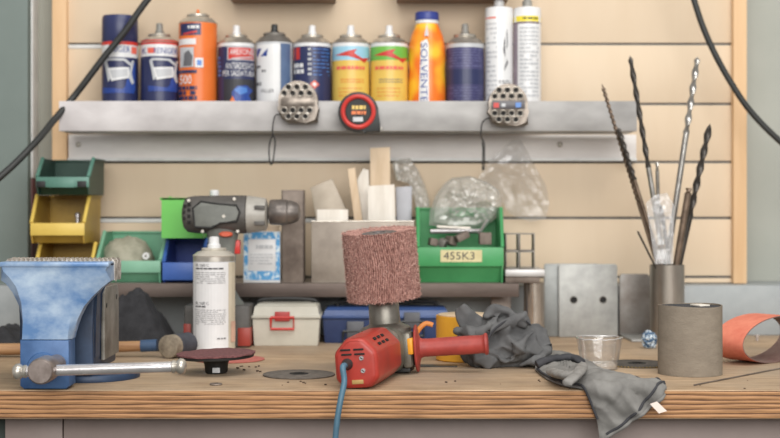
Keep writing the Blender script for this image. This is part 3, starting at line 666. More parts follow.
# contents of the bins
def crumple_blob(c, r, amp, sc, seed=0, u=48, v=32, flatz=None):
    mb = MB(); vs = mb.sphere((0,0,0), 1.0, u=u, v=v)
    off = Vector((seed*3.7,seed*1.9,seed*5.1))
    for w in mb.bm.verts:
        n = w.co.normalized(); q = Vector((n.x*r[0],n.y*r[1],n.z*r[2]))
        d = amp*(ridged(q+off, sc)+0.5*mnoise.noise((q+off)*sc*0.5))
        q = q+n*d
        if flatz is not None and q.z < -flatz: q.z = -flatz-0.05*(q.z+flatz)*0
        w.co = Vector(c)+q
    return mb
zin = zsf+0.0028
mb = crumple_blob((X(128,2.32),2.318,zin+0.03),(0.040,0.042,0.036),0.006,55,2,flatz=0.0298); solo('padding_sack',mb,mat('grey_sack',(168,164,146),(140,138,120),scale=40,rough=0.8),'crumpled grey sack filling the green bin','sack',(X(128,2.32),2.318,zin))
mb = MB(); mb.lathe([(0.0001,-0.003),(0.0055,-0.003),(0.006,-0.001),(0.006,0.002)],(X(146,2.266),2.2665,Z(256,2.266)),'Y',20); mb.lathe([(0.0001,-0.0034),(0.0022,-0.0034),(0.0022,-0.002)],(X(146,2.266),2.2665,Z(256,2.266)),'Y',12,mi=1)
solo('cap_nut',mb,[M_white,M_grey],'small round white cap lying on the grey sack','cap',(X(146,2.26),2.2665,Z(256,2.26)-0.006))
mb = MB(); zz = zy2+0.003; mb.lathe([(0.004,zz),(0.004,zz+0.037),(0.005,zz+0.038),(0.005,zz+0.044),(0.003,zz+0.046),(0.0001,zz+0.046)],(X(77,2.30),2.305,0),seg=16); solo('bolt',mb,M_chrome,'shiny bolt standing in the upper yellow bin','bolt',(X(77,2.30),2.305,zz))
mb = crumple_blob((X(68,2.30),2.31,zy1+0.017),(0.026,0.03,0.014),0.004,70,5,flatz=0.0145); solo('rag',mb,mat('grey_rag',(150,146,140),(120,116,112),scale=40,rough=0.9),'grey rag inside the lowest yellow bin','rag',(X(68,2.30),2.31,zy1+0.0025))

# metal offcuts in the tagged bin
zbn = zsf+0.003
GO = 'metal offcuts in the tagged green bin'
def rod(p0,p1,r,m,label,name='metal_rod',sq=False,group=GO,cat='rod'):
    mb = MB(); mb.tube([p0,p1],r,4 if sq else 12); return solo(name,mb,m,label,cat,p0,group)
rod(W(430,231.5,2.30),W(481,231,2.325),0.0042,M_chrome,'long shiny rod lying across the tagged green bin')
rod(W(437,227,2.325),W(470,228.5,2.332),0.0034,M_satin,'short pale rod behind the long rod in the tagged bin')
rod(W(479.5,233,2.30),W(488,221,2.335),0.0034,M_chrome,'shiny rod leaning at the right of the tagged bin')
def block(c,s,rz,ry,m,label,name='metal_block',group=GO,cat='block'):
    mb = MB(); R = Matrix.Rotation(rz,3,'Z') @ Matrix.Rotation(ry,3,'Y'); mb.box(c,s,0.0012,R); return solo(name,mb,m,label,cat,Vector(c)-Vector((0,0,s[2]/2)),group)
block(W(485,238.5,2.268),(0.0195,0.020,0.0195),0.05,0.0,M_rusty,'square brown metal block at the right of the tagged bin')
block(W(462,236.5,2.272),(0.022,0.016,0.011),0.3,-0.45,M_rusty,'tilted brown metal block in the middle of the tagged bin')
block(W(433,242,2.266),(0.013,0.014,0.012),0.3,0.2,M_rusty,'small brown block at the left of the tagged bin')
block(W(443,243,2.263),(0.012,0.014,0.013),-0.5,0.5,M_steel,'small grey block leaning in the tagged bin')
block(W(451,241,2.288),(0.014,0.02,0.014),0.5,0.3,M_rusty,'dull brown block behind the tilted block')
mb = crumple_blob((X(460,2.31),2.31,zbn+0.022),(0.058,0.04,0.021),0.004,60,8,flatz=0.0215); solo('metal_swarf',mb,mat('swarf',(96,92,88),(52,50,48),scale=160,rough=0.5,metal=0.5),'dark heap of metal scraps under the rods','scraps',(X(460,2.31),2.31,zbn),kind='stuff')

# ------------------------------------------------------------------ things standing on the low shelf
zs0 = zsf+0.0004
mb = MB(); cx = X(214.5,2.30); mb.lathe([(0.011,zs0),(0.012,zs0+0.002),(0.012,Z(206,2.3)),(0.0085,Z(201,2.3)),(0.0075,Z(198,2.3))],(cx,2.30,0),seg=24)
t = thing('bottle','slim white bottle behind the drill, only its cap showing','bottle',(cx,2.30,zs0)); part('bottle_body', mb, M_wht, t)
mb = MB(); mb.lathe([(0.0075,Z(198.5,2.3)),(0.008,Z(198,2.3)),(0.0075,Z(191,2.3)),(0.006,Z(190,2.3)),(0.0001,Z(190,2.3))],(cx,2.30,0),seg=20); part('cap', mb, M_wht, t)

t = thing('paper_packet','white packet with blue patterned border behind the drill chuck','packet',(X(262,2.262),2.265,zs0))
mb = MB(); mb.bx(X(243.5,2.26),X(280.5,2.26),2.255,2.274,zs0,Z(231.5,2.26),0.001); part('carton', mb, M_wht, t)
p = Print(on_plane(2.2548),0); B = mat('packet_blue',(84,158,212),(214,230,238),scale=120,rough=0.5,contrast=(0.42,0.52))
for r_ in ((244,232,280,239),(244,271,280,280),(244,239,248,271),(276,239,280,271)): p.rect(*r_,B)
p.lines(250,245,273,250,1,M_pgrey,0.7,2); p.lines(250,254,273,266,4,M_pgrey,0.35,3); p.build('packet_print', t)
mb = MB(); mb.bx(X(245,2.28),X(279,2.28),2.2755,2.2815,zs0,Z(226,2.28),0.0006); solo('cardboard_piece',mb,mat('beige_card',(206,184,158),(190,166,140),rough=0.7),'beige card behind the blue bordered packet','card',(X(262,2.28),2.2785,zs0))
# square steel tube on end
def sq_tube(x0,x1,y0,y1,z0,z1,th,ax='Z'):
    mb = MB()
    if ax == 'Z':
        mb.bx(x0,x1,y0,y0+th,z0,z1,0.0006); mb.bx(x0,x1,y1-th,y1,z0,z1,0.0006); mb.bx(x0,x0+th,y0,y1,z0,z1,0.0006); mb.bx(x1-th,x1,y0,y1,z0,z1,0.0006)
    else:
        mb.bx(x0,x1,y0,y1,z0,z0+th,0.0006); mb.bx(x0,x1,y0,y1,z1-th,z1,0.0006); mb.bx(x0,x0+th,y0,y1,z0,z1,0.0006); mb.bx(x1-th,x1,y0,y1,z0,z1,0.0006)
    return mb
mb = sq_tube(X(281.5,2.255),X(304,2.255),2.255,2.29,zs0,Z(190,2.255),0.002); solo('square_tube',mb,M_rusty,'tall brown square steel tube standing on end right of the packet','steel tube',(X(293,2.27),2.272,zs0))
# open steel box with offcuts
t = thing('steel_box','open dull steel box of offcuts behind the sanding wheel','box',(X(363,2.31),2.31,zs0))
bx0,bx1,by0,by1,bz1 = X(311.5,2.252),X(414,2.252),2.252,2.345,Z(221.5,2.252)
for nm,a in (('front_panel',(bx0,bx1,by0,by0+0.002)),('back_panel',(bx0,bx1,by1-0.002,by1)),('side_panel',(bx0,bx0+0.002,by0+0.0021,by1-0.0021)),('side_panel',(bx1-0.002,bx1,by0+0.0021,by1-0.0021))):
    mb = MB(); mb.bx(*a,zs0,bz1,0.0004); part(nm, mb, mat('stained_steel',(172,162,150),(134,124,114),scale=10,rough=0.5,metal=0.4), t)
mb = MB(); mb.bx(bx0+0.0021,bx1-0.0021,by0+0.0021,by1-0.0021,zs0,zs0+0.0015); part('bottom_panel', mb, M_steel, t)
mb = MB(); mb.tube([Vector((bx0,by0+0.001,bz1)),Vector((bx1,by0+0.001,bz1))],0.0016,8); part('rim_bead', mb, M_satin, t)
GB = 'offcuts standing in the steel box'; zbx = zs0+0.0018
def slab(poly, y0, th, m, label, name, lean=0.0, cat='offcut'):
    """poly in photo rows/columns at depth y0; the slab continues down into the box"""
    mb = MB(); zmin = min(Z(b,y0) for a,b in poly)
    mb.prism([(X(a,y0),Z(b,y0)) for a,b in poly], y0, y0+th, lambda a,b,c: Vector((a, c+(b-zbx)*lean, b)), 0, 0.0008)
    cx = sum(X(a,y0) for a,b in poly)/len(poly); return solo(name,mb,m,label,cat,(cx,y0+th/2,zbx),GB)
yin = lambda z: z
def zrow(y): return HY+(H-zbx)*F/y
slab([(310.5,187.5),(332,178.5),(345.5,208),(350,zrow(2.325)),(326,zrow(2.325))],2.325,0.004,mat('tan_plate',(176,164,148),(160,148,132),scale=30,rough=0.5,metal=0.2),'tilted thin tan plate at the left of the steel box','metal_plate')
slab([(317,209.5),(348,209.5),(348,zrow(2.262)),(317,zrow(2.262))],2.262,0.012,M_woodw,'low white block at the left of the steel box','wood_block')
slab([(347.5,169),(355,167.5),(371,zrow(2.30)),(362,zrow(2.30))],2.30,0.006,M_wood,'narrow wooden strip leaning left in the steel box','wood_strip')
slab([(357,180),(363,168.5),(368.5,170),(372,zrow(2.317)),(366,zrow(2.317))],2.317,0.005,M_woodw,'narrow pale strip right of the leaning wooden strip','wood_strip')
slab([(370,148),(390,147),(391,zrow(2.325)),(371,zrow(2.325))],2.325,0.012,mat('birch_block',(216,194,166),(196,172,142),scale=10,stretch=(4,4,0.8),rough=0.6),'tallest pale wooden block in the steel box','wood_block')
slab([(367.5,186),(394.5,184.5),(397,zrow(2.275)),(369,zrow(2.275))],2.275,0.014,M_woodw,'bright white block in front of the tallest wooden block','wood_block')
slab([(395.5,187),(412,186),(411,zrow(2.30)),(398,zrow(2.30))],2.30,0.004,mat('blue_grey_plate',(160,160,164),(146,146,150),scale=20,rough=0.5,metal=0.3),'grey plate at the right end of the steel box','metal_plate')

# clear plastic bags
FILM = film('clear_bag_film',0.07,0.10); FILM2 = film('crumpled_bag_film',0.33,0.16,(226,224,216))
def bag(c, r, sc, amp, seed, m, label, name='plastic_bag', top=None, u=56, v=40, flat=None):
    mb = crumple_blob(c, r, amp, sc, seed, u, v, flat); return solo(name, mb, m, label, 'plastic bag', Vector(c)-Vector((0,0,r[2])))
# small crumpled bag behind the grey plate
def bag_outline(poly, Y, th, m, label, seed, amp=0.006, sc=45, n=44):
    """bag whose front view follows an outline; two puffed crumpled sheets"""
    P = [Vector((X(a,Y),0,Z(b,Y))) for a,b in poly]; cen = sum(P,Vector())/len(P)
    Q = []
    for i in range(len(P)):
        a,b = P[i],P[(i+1)%len(P)]
        for k in range(3): Q.append(a.lerp(b,k/3))
    mb = MB(); N_ = 9; off = Vector((seed*2.3,seed,seed*4.1))
    for s in (-1,1):
        rings = []
        for j in range(N_+1):
            f = j/N_; row = []
            for q in Q:
                p = cen.lerp(q,1-f); puff = th*math.sqrt(max(0,1-(1-f)**2))
                d = amp*ridged(p+off+Vector((0,s*0.3,0)),sc)*min(1,f*4)
                row.append(Vector((p.x+0.3*d, Y+s*puff+d, p.z+0.3*d)))
            rings.append(row)
        mb.loft(rings, caps=(False,False))
    base = min(P,key=lambda p:p.z); return solo('plastic_bag',mb,m,label,'plastic bag',(cen.x,Y,base.z),angle=8)
bag_outline([(392,163),(400,159),(410,158),(418,170),(425,185),(430,203),(428,214),(418,221),(414,200),(409,184),(396,180)],2.385,0.010,FILM2,'small crumpled clear bag behind the grey plate of the steel box',3,0.009,60)
bag_outline([(429,225),(430,210),(436,195),(444,184),(452,178),(470,176),(488,182),(499,190),(502,204),(499,215),(492,222),(476,228),(450,229)],2.345,0.028,FILM2,'crumpled clear plastic bag bulging out of the tagged green bin',5,0.017,52)
bag_outline([(492,186),(478,178),(490,160),(505,146),(512,140),(520,139),(527,150),(536,168),(546,186),(549,203),(546,219),(530,222),(510,214)],2.386,0.008,FILM,'loose clear plastic bag standing up behind the tagged green bin',9,0.012,34)

# flat bars and square tubes at the shelf's right end
mb = MB(); mb.lathe([(0.0005,0.0003),(0.0168,0.0003),(0.0168,zs0-0.0006),(0.0148,zs0-0.0006),(0.0148,0.002)],(X(534,2.27),2.27,0),seg=36); solo('steel_pipe',mb,mat('bright_pipe',(206,196,184),(160,146,132),scale=18,stretch=(1,1,0.3),rough=0.25,metal=0.85),'short shiny steel pipe standing under the flat bars','pipe',(X(534,2.27),2.27,0.0003))
GP = 'flat steel bars stacked at the right end of the low shelf'
z1 = zs0; z2 = Z(276.5,2.245); z3 = Z(269.5,2.245)
mb = MB(); mb.bx(X(505.5,2.245),X(540,2.245),2.245,2.37,z1,z2-0.0005,0.001); solo('steel_bar',mb,M_rusty,'darker lower flat bar under the square tubes','steel bar',(X(522,2.3),2.3,z1),GP)
mb = MB(); mb.bx(X(505.5,2.242),X(545,2.242),2.242,2.37,z2,z3,0.001); solo('steel_bar',mb,M_galvpale,'pale upper flat bar right under the square tubes','steel bar',(X(522,2.3),2.3,z2),GP)
ts = 16.5*2.25/F; xs0 = X(505.6,2.25); first = None
for i in range(2):
    for j in range(2):
        if first is None:
            mb = sq_tube(xs0,xs0+ts*0.82,2.25,2.285,z3+0.0003,z3+0.0003+ts*1.08,0.0017,'Y')
        else:
            a0 = xs0+(ts*0.82+0.0002 if i else 0); a1 = a0+(ts*0.94 if i else ts*0.82); b0 = z3+0.0003+j*(ts*1.08+0.0002); mb = sq_tube(a0,a1,2.25,2.285,b0,b0+ts*1.08,0.0017,'Y')
        lab = ('left' if i == 0 else 'right'); lab2 = ('lower' if j == 0 else 'upper')
        first = solo('square_tube',mb,M_steel,'%s %s open square tube of the four beside the tagged bin' % (lab2,lab),'steel tube',(xs0+i*ts+ts/2,2.3,z3+j*ts),'square tubes stacked on the flat bars')

# ================================================================== STEEL PLATES AND DRILL BITS AT THE RIGHT
def leanplate(pa,pb,y0,ytop,th,m,label,holes=(),lean=0.10,name='steel_plate',c=0.003):
    zt_ = Z(ytop,y0)
    t = thing(name,label,'metal plate',(X((pa+pb)/2,y0),y0+th/2,0.0002),'steel plates leaning on the back of the bench')
    x0,x1 = X(pa,y0),X(pb,y0); fn = lambda a,b,cc: Vector((a,y0+cc+b*lean,b+0.0002+ (th*lean if cc==0 else 0)))
    mb = MB(); mb.prism([(x0,0),(x1,0),(x1,zt_-c),(x1-c,zt_),(x0+c,zt_),(x0,zt_-c)],0,th,fn,0,0.0006); part('plate', mb, m, t)
    for hx,hy in holes:
        z = Z(hy,y0); mb = MB(); mb.lathe([(0.0001,-0.0004),(0.0052,-0.0004),(0.006,0.0003)],(X(hx,y0),y0+z*lean-0.0001,z+0.0002),'Y',20); part('hole', mb, M_hole, t)
        mb = MB(); mb.tube([Vector((X(hx,y0)+math.cos(k*PI/10)*0.006,y0+z*lean+math.sin(k*PI/10)*0.006*lean-0.0002,z+math.sin(k*PI/10)*0.006)) for k in range(20)],0.0007,6,closed=True); part('hole_rim', mb, M_steel, t)
    return t
leanplate(559,618,2.322,264.5,0.005,M_steelplate,'grey steel plate with two round holes standing against the back',((574,300),(603.5,300)),0.06)
leanplate(544.5,600,2.330,264,0.004,mat('dull_plate',(146,148,146),(124,126,124),scale=20,rough=0.5,metal=0.45),'plain steel plate partly hidden behind the two holed plate',(),0.06)
t = thing('angle_bracket','low grey steel angle between the holed plate and the drill bit pipe','metal plate',(X(635,2.33),2.33,0))
mb = MB(); x0,x1 = X(619.5,2.335),X(650,2.335); mb.prism([(x0,0.0002),(x1,0.0002),(x1,Z(277,2.335)),(x1-0.004,Z(274,2.335)),(x0+0.004,Z(274,2.335)),(x0,Z(277,2.335))],2.335,2.341,lambda a,b,c:Vector((a,c,b)),0,0.0006); part('upright', mb, mat('mottled_steel',(144,142,138),(118,110,104),scale=22,rough=0.5,metal=0.45), t)
mb = MB(); mb.prism([(x0,2.3345),(x0+0.004,2.24),(x1-0.01,2.235),(x1-0.002,2.25),(x1,2.3345)],0.0002,0.0042,lambda a,b,c:Vector((a,b,c)),0,0.0006); part('foot', mb, M_steelplate, t)

# pipe holding long drill bits
DP = 2.245; rp = 17.3*DP/F; cxp = X(667,DP); zp = Z(264.5,DP)
t = thing('steel_pipe','steel pipe standing on end and holding long drill bits','pipe',(cxp,DP,0))
mb = MB(); mb.lathe([(rp,0.0002),(rp,zp),(rp-0.002,zp),(rp-0.002,0.002),(0.0001,0.002)],(cxp,DP,0),seg=48,caps=(True,True)); part('pipe_wall', mb, mat('pipe_steel',(176,168,158),(140,132,122),scale=16,stretch=(1,1,0.3),rough=0.3,metal=0.85), t)
GD = 'long drill bits in the steel pipe'
M_bitd = mat('dark_bit',(84,80,76),(60,56,52),scale=60,rough=0.4,metal=0.7); M_bitb = mat('bronze_bit',(138,120,104),(104,90,78),scale=60,rough=0.4,metal=0.7); M_bits = mat('silver_bit',(190,188,184),(150,146,140),scale=60,rough=0.28,metal=0.9)
def bit(base, tip, split, r, mtw, msh, turns, label, dy=0.0, rsh=None):
    """base/split/tip in photo columns/rows; base continues into the pipe; returns thing with shank and flute"""
    B = W(*base,DP+dy); T = W(*tip,DP+dy-0.01); S = B.lerp(T,split); d = (T-B).normalized()
    bot = B-d*0.07
    t = thing('drill_bit',label,'drill bit',bot,GD)
    mb = MB(); mb.tube([bot,S],rsh or r*0.8,14); part('shank', mb, msh, t)
    mb = MB(); mb.twist(S,T,r,turns,n=80); part('flute', mb, mtw, t)
    return t
bit((657,264),(602,84),0.34,0.0036,M_bitb,M_bitb,11,'long bronze drill bit leaning furthest left',-0.008)
bit((661,264),(618,128),0.62,0.0048,M_bitd,M_bitb,3,'brown rod tipped drill bit beside the long bronze bit',-0.014,rsh=0.0032)
bit((664,262),(630,56),0.46,0.0048,M_bitd,M_bits,3,'dark tipped drill bit reaching up left of the middle',0.004,rsh=0.0042)
bit((667,262),(697.5,57),0.63,0.0056,M_bits,M_bits,2.5,'tallest shiny drill bit with pale shank leaning right',0.007,rsh=0.0048)
bit((679,264),(710,124),0.34,0.006,M_bitd,M_bitd,2.8,'thick black twisted drill bit leaning right',-0.004,rsh=0.0052)
bit((676.5,264),(689,188),0.93,0.0052,M_bitb,M_bitb,0.6,'plain brown bronze rod bit beside the thick black bit',-0.016,rsh=0.0054)
bit((654,264),(637.5,231),0.4,0.002,M_bitd,M_bitd,6,'short thin drill bit at the left rim of the pipe',-0.018)
bit((669,262),(660.5,205),0.25,0.0042,M_bitd,M_steel,4,'short dark drill bit inside the clear bag in the pipe',-0.006)
bit((660,262),(657,162),0.9,0.0032,M_bits,M_steel,0.5,'slim grey rod standing upright behind the clear bag',0.017,rsh=0.0030)
mb = MB(); Wq = [(646,203),(655,195),(667,193),(674,205),(673,264),(655,264)]
bag_outline(Wq+[],DP-0.0225,0.0022,film('sleeve_film',0.2,0.12),'clear plastic sleeve round a small drill bit in the pipe',12,0.003,60)
# long whisker wire from the pipe towards the frame

# small crumpled wrapper
mb = crumple_blob(on_bench(651,349)+Vector((0,0.01,0.0125)),(0.0078,0.007,0.0118),0.005,150,4,flatz=0.0121)
solo('wrapper',mb,mat('blue_white_wrapper',(206,218,226),(46,82,116),scale=110,rough=0.4,contrast=(0.46,0.54)),'small crumpled blue and white wrapper beside the drill bit pipe','wrapper',on_bench(651,349))

# ================================================================== THINGS ON THE BENCH
# --- toolboxes
M_latch = mat('latch_grey',(92,94,100),(76,78,84),rough=0.45)
def toolbox(name,label,pa,pb,Df,depth,ylid,ytop,ms,latches,handle,lm):
    x0,x1 = X(pa,Df),X(pb,Df); zl,zt_ = Z(ylid,Df),Z(ytop,Df+0.012)
    t = thing(name,label,'toolbox',((x0+x1)/2,Df+depth/2,0.0003))
    w = x1-x0; tap = 0.0025; mb = MB(); rs = []
    for z,k,dy in ((0.0003,tap+0.001,0.002),(0.003,tap,0.001),(zl-0.001,0,0)):
        rs.append([Vector((x,y,z)) for x,y in ((x0+k,Df+dy),(x1-k,Df+dy),(x1-k,Df+depth-dy),(x0+k,Df+depth-dy))])
    mb.loft(rs); part('box_body', mb, ms[0], t, angle=20)
    mb = MB(); mb.bx(x0-0.002,x1+0.002,Df-0.003,Df+depth+0.003,zl,zl+0.0045,0.0012); part('lid_rim', mb, ms[1], t)
    mb = MB(); k = 0.004
    rs = [[Vector((x,y,z)) for x,y in ((x0+a,Df+b),(x1-a,Df+b),(x1-a,Df+depth-b),(x0+a,Df+depth-b))] for z,a,b in ((zl+0.0045,0.0005,0.0005),(zt_-0.004,0.003,0.005),(zt_,0.007,0.014))]
    mb.loft(rs); part('lid', mb, ms[1], t, angle=20)
    for a,b,y0,y1,m in latches:
        lx0,lx1 = X(a,Df),X(b,Df)
        la = MB(); la.bx(lx0,lx1,Df-0.0065,Df-0.0032,Z(y1,Df),Z(y0,Df),0.001); lo = part('latch', la, m, t)
        lb = MB()
        c = (lx0+lx1)/2; zz0,zz1 = max(Z(y1,Df)-0.009,0.0062),Z(y0+ (y1-y0)*0.6,Df); ww = (lx1-lx0)*0.5+0.006
        lb.tube([Vector((c-ww,Df-0.005,zz1)),Vector((c-ww,Df-0.005,zz0-0.003)),Vector((c+ww,Df-0.005,zz0-0.003)),Vector((c+ww,Df-0.005,zz1)),Vector((c-ww,Df-0.005,zz1))],0.0024,6); part('latch_clip', lb, lm, lo)
    ha,hb,hy_ = handle
    mb = MB(); hx0,hx1 = X(ha,Df+0.04),X(hb,Df+0.04); ht = Z(hy_,Df+0.04); yy = Df+depth*0.55
    mb.tube(smooth_path([Vector((hx0,yy,zt_-0.001)),Vector((hx0+0.006,yy,ht-0.001)),Vector(((hx0+hx1)/2,yy,ht+0.001)),Vector((hx1-0.006,yy,ht-0.001)),Vector((hx1,yy,zt_-0.001))],6),0.0032,8); part('handle', mb, M_black, t)
    return t
M_bei = mat('beige_box',(206,202,188),(188,184,170),scale=14,rough=0.45); M_bei2 = mat('beige_lid',(196,193,180),(180,176,163),scale=14,rough=0.45)
M_tb = mat('toolbox_blue',(48,68,112),(36,52,92),scale=14,rough=0.4); M_tb2 = mat('toolbox_blue_lid',(62,86,136),(50,72,118),scale=14,rough=0.4)
toolbox('toolbox','small beige toolbox with red latch on the bench under the shelf',252.5,319.5,2.178,0.085,318.5,304,(M_bei,M_bei2),[(275,290,311.5,321,mat('latch_red',(176,58,54),(160,48,46),rough=0.45))],(258,316,299.5),M_red)
toolbox('toolbox','blue toolbox with grey latches behind the angle grinder',323,449,2.222,0.08,318.5,307.5,(M_tb,M_tb2),[(347,364,321,338,M_latch),(404,420,312,328,M_latch)],(338,436,301.5),M_dark)

# --- black cloth heap under the shelf
def heap(u,v):
    x = X(-30,2.16)+(X(183,2.16)-X(-30,2.16))*u; px = 390+x*F/2.16
    pk = 0.058*math.exp(-abs((px-146)/36)**3)+0.022*math.exp(-((px-5)/22)**2)+0.03*math.exp(-((px-90)/40)**2)
    y = 2.095+0.125*v; e = min(1, 6*min(u,1-u))*min(1,4.5*min(v,1-v))**0.6
    w = ridged(Vector((x,y,0.3)),24,3)
    return Vector((x, y+0.004*w, max(0.0008,(pk+0.018*w*(0.3+pk/0.06)+0.003)*e)))
mb = MB(); G_ = mb.grid(heap,110,44)
mb.bm.faces.new([G_[i][0] for i in range(111)]+[G_[110][j] for j in range(1,45)]+[G_[i][44] for i in range(109,-1,-1)]+[G_[0][j] for j in range(43,0,-1)])
solo('black_cloth',mb,mat('black_cloth',(50,50,53),(34,34,37),scale=60,rough=0.9,bump=0.2,bscale=500),'rumpled black cloth heaped on the bench behind the vise','cloth',(X(100,2.16),2.16,0))

# --- spray can in front
t,p = can(193.2,235,'tall white spray can with grey print standing before the drill',257,[(262,400,M_pgrey),(257,262,M_satin)],noz=(237,M_wht),dome=mat('pale_can_top',(206,200,188),(188,182,170),rough=0.35,metal=0.3),D=2.105,Df=2.073,base=0.0003,group='spray cans on the bench',domeh=0.0155,nozw=5.2)
p.rect(194,262.5,228,352,M_wht); p.rect(228,262.5,234.6,352,mat('cream_print',(206,196,176),(196,186,164),rough=0.4))
p.text('R 160 C',197,264,209,266.8,M_dink); p.lines(197,268,224,269.6,1,M_dink,0.9,41); p.lines(197,272.5,225,285,6,M_ink,0.22,42); p.text('R 160 C',197,302,209,304.8,M_dink); p.lines(197,306,206,307.5,1,M_dink,0.9,43); p.lines(197,310,225,326,8,M_ink,0.2,44); p.lines(217,338,226,340,1,M_ink,0.6,45); p.rect(230,322,234,343,mat('peach_print',(222,180,158),rough=0.4)); p.build('label_print', t)

# --- cordless drill standing on its battery
DD = 2.185; u = DD/F
t = thing('cordless_drill','dark green grey cordless drill standing on its battery behind the white spray can','drill',(X(215,DD),DD,0.0003))
M_dr = mat('drill_grey_green',(116,118,112),(98,100,95),scale=40,rough=0.5); M_dr2 = mat('drill_dark',(92,89,85),(76,73,70),scale=40,rough=0.55); M_drl = mat('drill_light_grey',(172,168,160),(152,148,140),scale=40,rough=0.4)
ax = Z(214.5,DD)
mb = MB(); mb.lathe([(0.0001,X(182.5,DD)),(8*u,X(182.8,DD)),(14*u,X(184.5,DD)),(17.5*u,X(188,DD)),(18.7*u,X(196,DD)),(18.9*u,X(212,DD)),(19.2*u,X(236,DD)),(19*u,X(246.5,DD)),(17*u,X(247.5,DD))],(0,DD,ax),'X',36); part('motor_housing', mb, M_dr2, t)
mb = MB(); mb.prism([(X(a,DD),Z(b,DD)) for a,b in ((196,208),(204,202),(222,205),(238,206),(241,212),(238,221),(222,222),(214,227),(198,226))],DD-19.8*u,DD-10*u,lambda a,b,c:Vector((a,c,b)),0,0.0016); part('side_grip', mb, M_dr, t)
mb = MB(); mb.tube([Vector((X(a,DD),DD-19.6*u,Z(b,DD))) for a,b in ((195.5,208),(203.5,201.4),(222,204),(238.6,205),(242,212),(239,221.7),(222.5,222.7),(214,227.8),(197.5,226.6))],0.0013,8,closed=True); part('grip_seam', mb, M_black, t)
mb = MB()
for a,b in ((187,206),(187,212),(187,218),(191.5,204),(191.5,210),(191.5,216),(191.5,222)):
    mb.box((X(a,DD),DD-17.2*u+ (1.6*u if a < 190 else 0),Z(b,DD)),(3*u,3*u,3.2*u),0.0004)
part('vent', mb, M_hole, t)
for a,b in ((191,200.5),(236,199),(226,216),(204,231),(239,231)):
    mb = MB(); mb.lathe([(0.0001,-0.001),(1.6*u,-0.001),(1.9*u,0.002)],(X(a,DD),DD-(15 if b < 202 else 19.6 if b < 220 else 12)*u,Z(b,DD)),'Y',12); part('screw', mb, M_satin, t)
mb = MB(); mb.lathe([(18.6*u,X(247.4,DD)),(18.8*u,X(249,DD)),(17.8*u,X(256,DD)),(16.2*u,X(266,DD)),(12*u,X(267.5,DD)),(5*u,X(268,DD))],(0,DD,ax),'X',36); co = part('gear_collar', mb, M_drl, t)
mb = MB()
for zo in (-8.5,7): mb.box((X(261,DD),DD-15*u,ax+zo*u),(10*u,6*u,4.2*u),0.0004)
part('collar_slot', mb, M_dr2, co)
mb = MB(); mb.lathe([(5*u,X(267.5,DD)),(6*u,X(269,DD)),(11.5*u,X(269.5,DD)),(12.6*u,X(271,DD)),(12.9*u,X(280,DD)),(12.6*u,X(287,DD)),(11.6*u,X(288,DD)),(11.8*u,X(290,DD)),(10.5*u,X(295,DD)),(8*u,X(299,DD)),(3*u,X(300.5,DD)),(2*u,X(298,DD))],(0,DD,ax+2.2*u),'X',32,mis=[0]*12); part('chuck', mb, mat('chuck_metal',(134,126,120),(98,92,88),scale=50,rough=0.4,metal=0.6), t)
mb = MB(); hd = []
for (a,b,hw,hdp) in ((222,226,18,13),(223,236,15,12.5),(224.5,250,11.5,11),(224,270,11,10.5),(222,288,12,11.5),(220,298,20,15),(219.5,305,26,18)):
    hd.append(ring((X(a,DD),DD,Z(b,DD)),hw*u,hdp*u,(1,0,0),(0,1,0),2.6,28))
mb.loft(hd); part('grip', mb, M_dr, t)
mb = MB(); mb.bx(X(234,DD),X(240.5,DD),DD-5*u,DD+5*u,Z(254,DD),Z(240,DD),0.002); part('trigger', mb, M_red, t, 'red trigger')
mb = MB(); mb.loft([ring((X(227.5,DD),DD-k*u,Z(234,DD)),6.5*u*s,2.8*u*s,(1,0,0),(0,0,1),2.4,20) for k,s in ((8,1),(15.5,1),(17,0.7))]); part('direction_switch', mb, mat('orange_red',(206,92,62),(190,80,52),rough=0.4), t)
mb = MB(); mb.bx(X(187,DD),X(252,DD),DD-21*u,DD+21*u,0.0003,Z(304,DD),0.004); ba = part('battery', mb, M_dr2, t)
for a,b,c in ((186.6,194,322),(240,252.4,326)):
    mb = MB(); mb.bx(X(a,DD),X(b,DD),DD-21.5*u,DD+21.5*u,Z(344,DD),Z(c,DD),0.001); part('battery_stripe', mb, mat('battery_red',(164,62,50),(146,52,42),rough=0.45), ba)

# --- mallet
mc = on_bench(166,350,0.0175); Dm = 2.02
t = thing('mallet','mallet with wooden handle lying behind the vise','mallet',(X(140,Dm),Dm,0))
mb = MB(); zc = 0.0172
mb.tube([Vector((X(-40,Dm),Dm,0.011)),Vector((X(60,Dm),Dm,0.012)),Vector((X(143,Dm),Dm,0.016))],[0.0085,0.0085,0.0075],14); part('handle', mb, M_handle, t)
mb = MB(); mb.tube([Vector((X(141,Dm),Dm,0.016)),Vector((X(157,Dm),Dm,zc))],0.0088,14); part('collar', mb, mat('blue_tape',(58,84,116),(46,70,100),rough=0.5), t)
dirm = Vector((0.45,0.89,0)); c0 = Vector((X(167,Dm-0.025),Dm-0.025,zc)); mb = MB()
mb.loft([ring(c0+dirm*k,r_,r_,(0.89,-0.45,0),(0,0,1),2,28) for k,r_ in ((0,0.0135),(0.002,0.0165),(0.016,0.0168),(0.0165,0.0160))]); part('striking_face', mb, mat('worn_rubber',(148,136,118),(104,94,80),scale=60,rough=0.8,bump=0.4), t, 'worn brown striking face')
mb = MB(); mb.loft([ring(c0+dirm*k,r_,r_,(0.89,-0.45,0),(0,0,1),2,28) for k,r_ in ((0.0165,0.0166),(0.02,0.0171),(0.052,0.0168),(0.055,0.014))]); part('head', mb, mat('mallet_dark',(70,72,80),(52,54,62),scale=60,rough=0.7), t)

